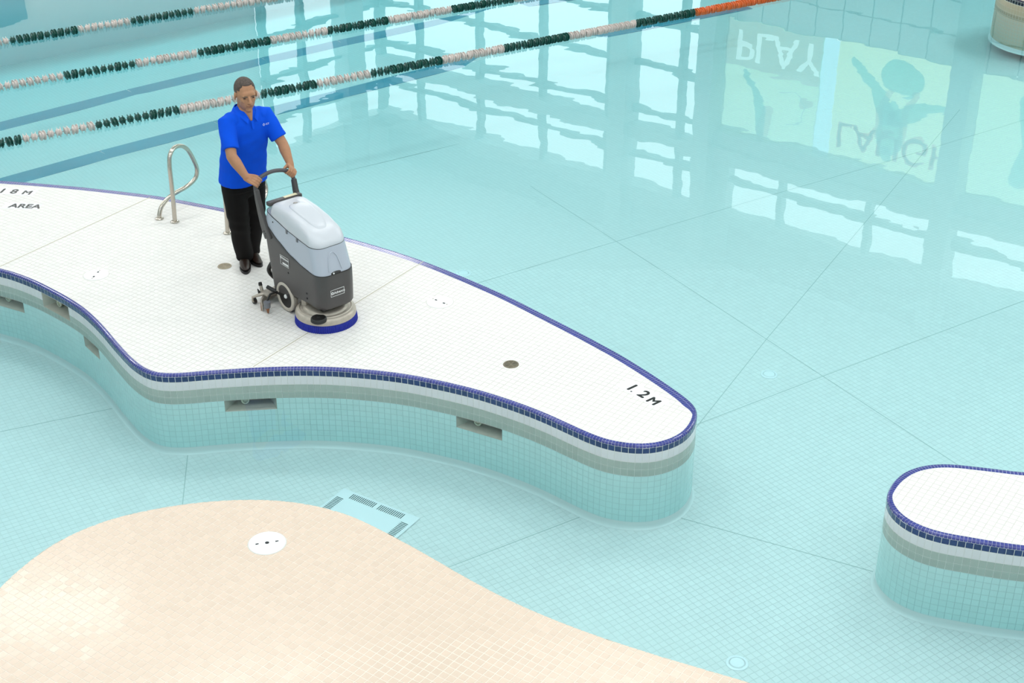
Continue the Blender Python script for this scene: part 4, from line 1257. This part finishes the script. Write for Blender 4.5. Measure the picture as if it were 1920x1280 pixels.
# main drain grate on the pool floor
mg = empty('main_drain', (-.978, 8.994, FLOOR_Z), R(-32.6)); tag(mg, 'square pale main drain cover with slotted edges on the pool floor', 'drain')
MB().box((0, -.355, .006), (.712, .712, .012), bevel=.004).build('cover', M_white_plastic, mg)
for side in range(4):
    Mr = Matrix.Translation((0, -.355, 0)) @ Matrix.Rotation(R(90 * side), 4, 'Z')
    for c0 in (-.13, .13):
        mb = MB()
        for k in range(14): mb.box((c0 - .108 + k * .0165, .300, .0125), (.0062, .062, .002))
        mb.move(Mr).build('slot_band', mat('slot_shadow', (.05, .09, .09), .8) if side == 0 and c0 < 0 else bpy.data.materials['slot_shadow'], mg)


def marks(name, glyphs, label_, ang, pad):
    root_ = empty('depth_marking', (*glyphs[0][1], 0), ang); tag(root_, label_, 'depth marking')
    base = Vector(glyphs[0][1]); Rm = Matrix.Rotation(-ang, 2)
    MB().box((pad[0], pad[1], .0004), (pad[2], pad[3], .0012)).build('backing_tile', M_white_plastic, root_)
    for ch, p, size in glyphs:
        q = Rm @ (Vector(p) - base)
        me = text_mesh('letter', ch, size * 1.12, .0004, .0044); me.materials.append(M_black_letter)
        o = link('letter', me, root_); o.location = (q.x, q.y, .0016)


marks('m', [('1', (.848, 9.485), .125), ('.', (.888, 9.432), .06), ('2', (.930, 9.385), .125), ('M', (.990, 9.300), .108)], 'black depth marking 1.2 M near the peninsula tip', R(-50), (.15, .045, .44, .15))
marks('m', [('1', (-5.01, 13.168), .125), ('8', (-4.892, 13.152), .125), ('M', (-4.770, 13.132), .108)], 'black depth marking 1 8 M at the far edge of the deck', R(-8), (.15, .045, .44, .15))
marks('m', [('AREA', (-4.80, 12.815), .112)], 'black word AREA on the white deck', R(-5), (.12, .04, .36, .13))

# ------------------------------------------------------------------ lane ropes
def float_mesh(name, material):
    mb = MB()
    mb.lathe([(.006, -.034), (.026, -.032), (.036, -.020), (.038, 0), (.036, .020), (.026, .032), (.006, .034)], 14)
    for zc, tl in ((-.018, .22), (.018, .22)):
        f = MB().lathe([(.036, -.005), (.055, -.004), (.057, 0), (.055, .004), (.036, .005)], 16); f.move(Matrix.Translation((0, 0, zc)) @ Matrix.Rotation(tl, 4, 'X')); mb.add(f.v, f.f)
    me = mb.mesh(name, 40); me.materials.append(material)
    return me


FM = {'g': float_mesh('green_float', M_float_green), 'w': float_mesh('white_float', M_float_white), 'o': float_mesh('orange_float', M_float_orange)}


def lane_rope(A, B, breaks, seq, ext0, ext1, label_):
    A, B = Vector((*A, WATER_Z + .018)), Vector((*B, WATER_Z + .018)); d = (B - A).normalized(); L_ = (B - A).length
    root_ = empty('lane_rope', A); tag(root_, label_, 'lane rope', 'lane ropes floating on the pool')
    MB().tube([d * -ext0, d * (L_ + ext1)], .005, 8).build('cable', M_rope, root_)
    Q = d.to_track_quat('Z', 'Y'); t = -ext0; pitch_ = .089
    while t < L_ + ext1:
        k = sum(1 for b_ in breaks if t > b_)
        c = seq[min(k, len(seq) - 1)]
        o = link({'g': 'green_float', 'w': 'white_float', 'o': 'orange_float'}[c], FM[c], root_)
        o.location = d * t; o.rotation_mode = 'QUATERNION'
        from mathutils import Quaternion
        o.rotation_quaternion = Q @ Quaternion((0, 0, 1), random.uniform(0, 6.28))
        t += pitch_


lane_rope((-5.48, 14.78), (3.42, 20.14), [.23, 1.05, 1.98, 3.0, 3.67, 4.44, 5.34, 6.26, 7.26, 8.29, 9.32], 'gwgwgwgwgwgo', .45, .9, 'green, white and orange lane rope nearest the man')
lane_rope((-6.04, 16.58), (0.0, 20.22), [.72, 1.61, 2.47, 3.43, 4.21, 5.07, 6.06, 7.05], 'wgwgwgwgw', .45, .45, 'middle lane rope of green and white floats')
lane_rope((-6.57, 18.27), (-3.46, 20.19), [.13, 1.02, 1.75, 2.66], 'wgwgw', .45, .45, 'lane rope of green and white floats farthest from the deck')

bpy.data.scenes.remove(SCRATCH)
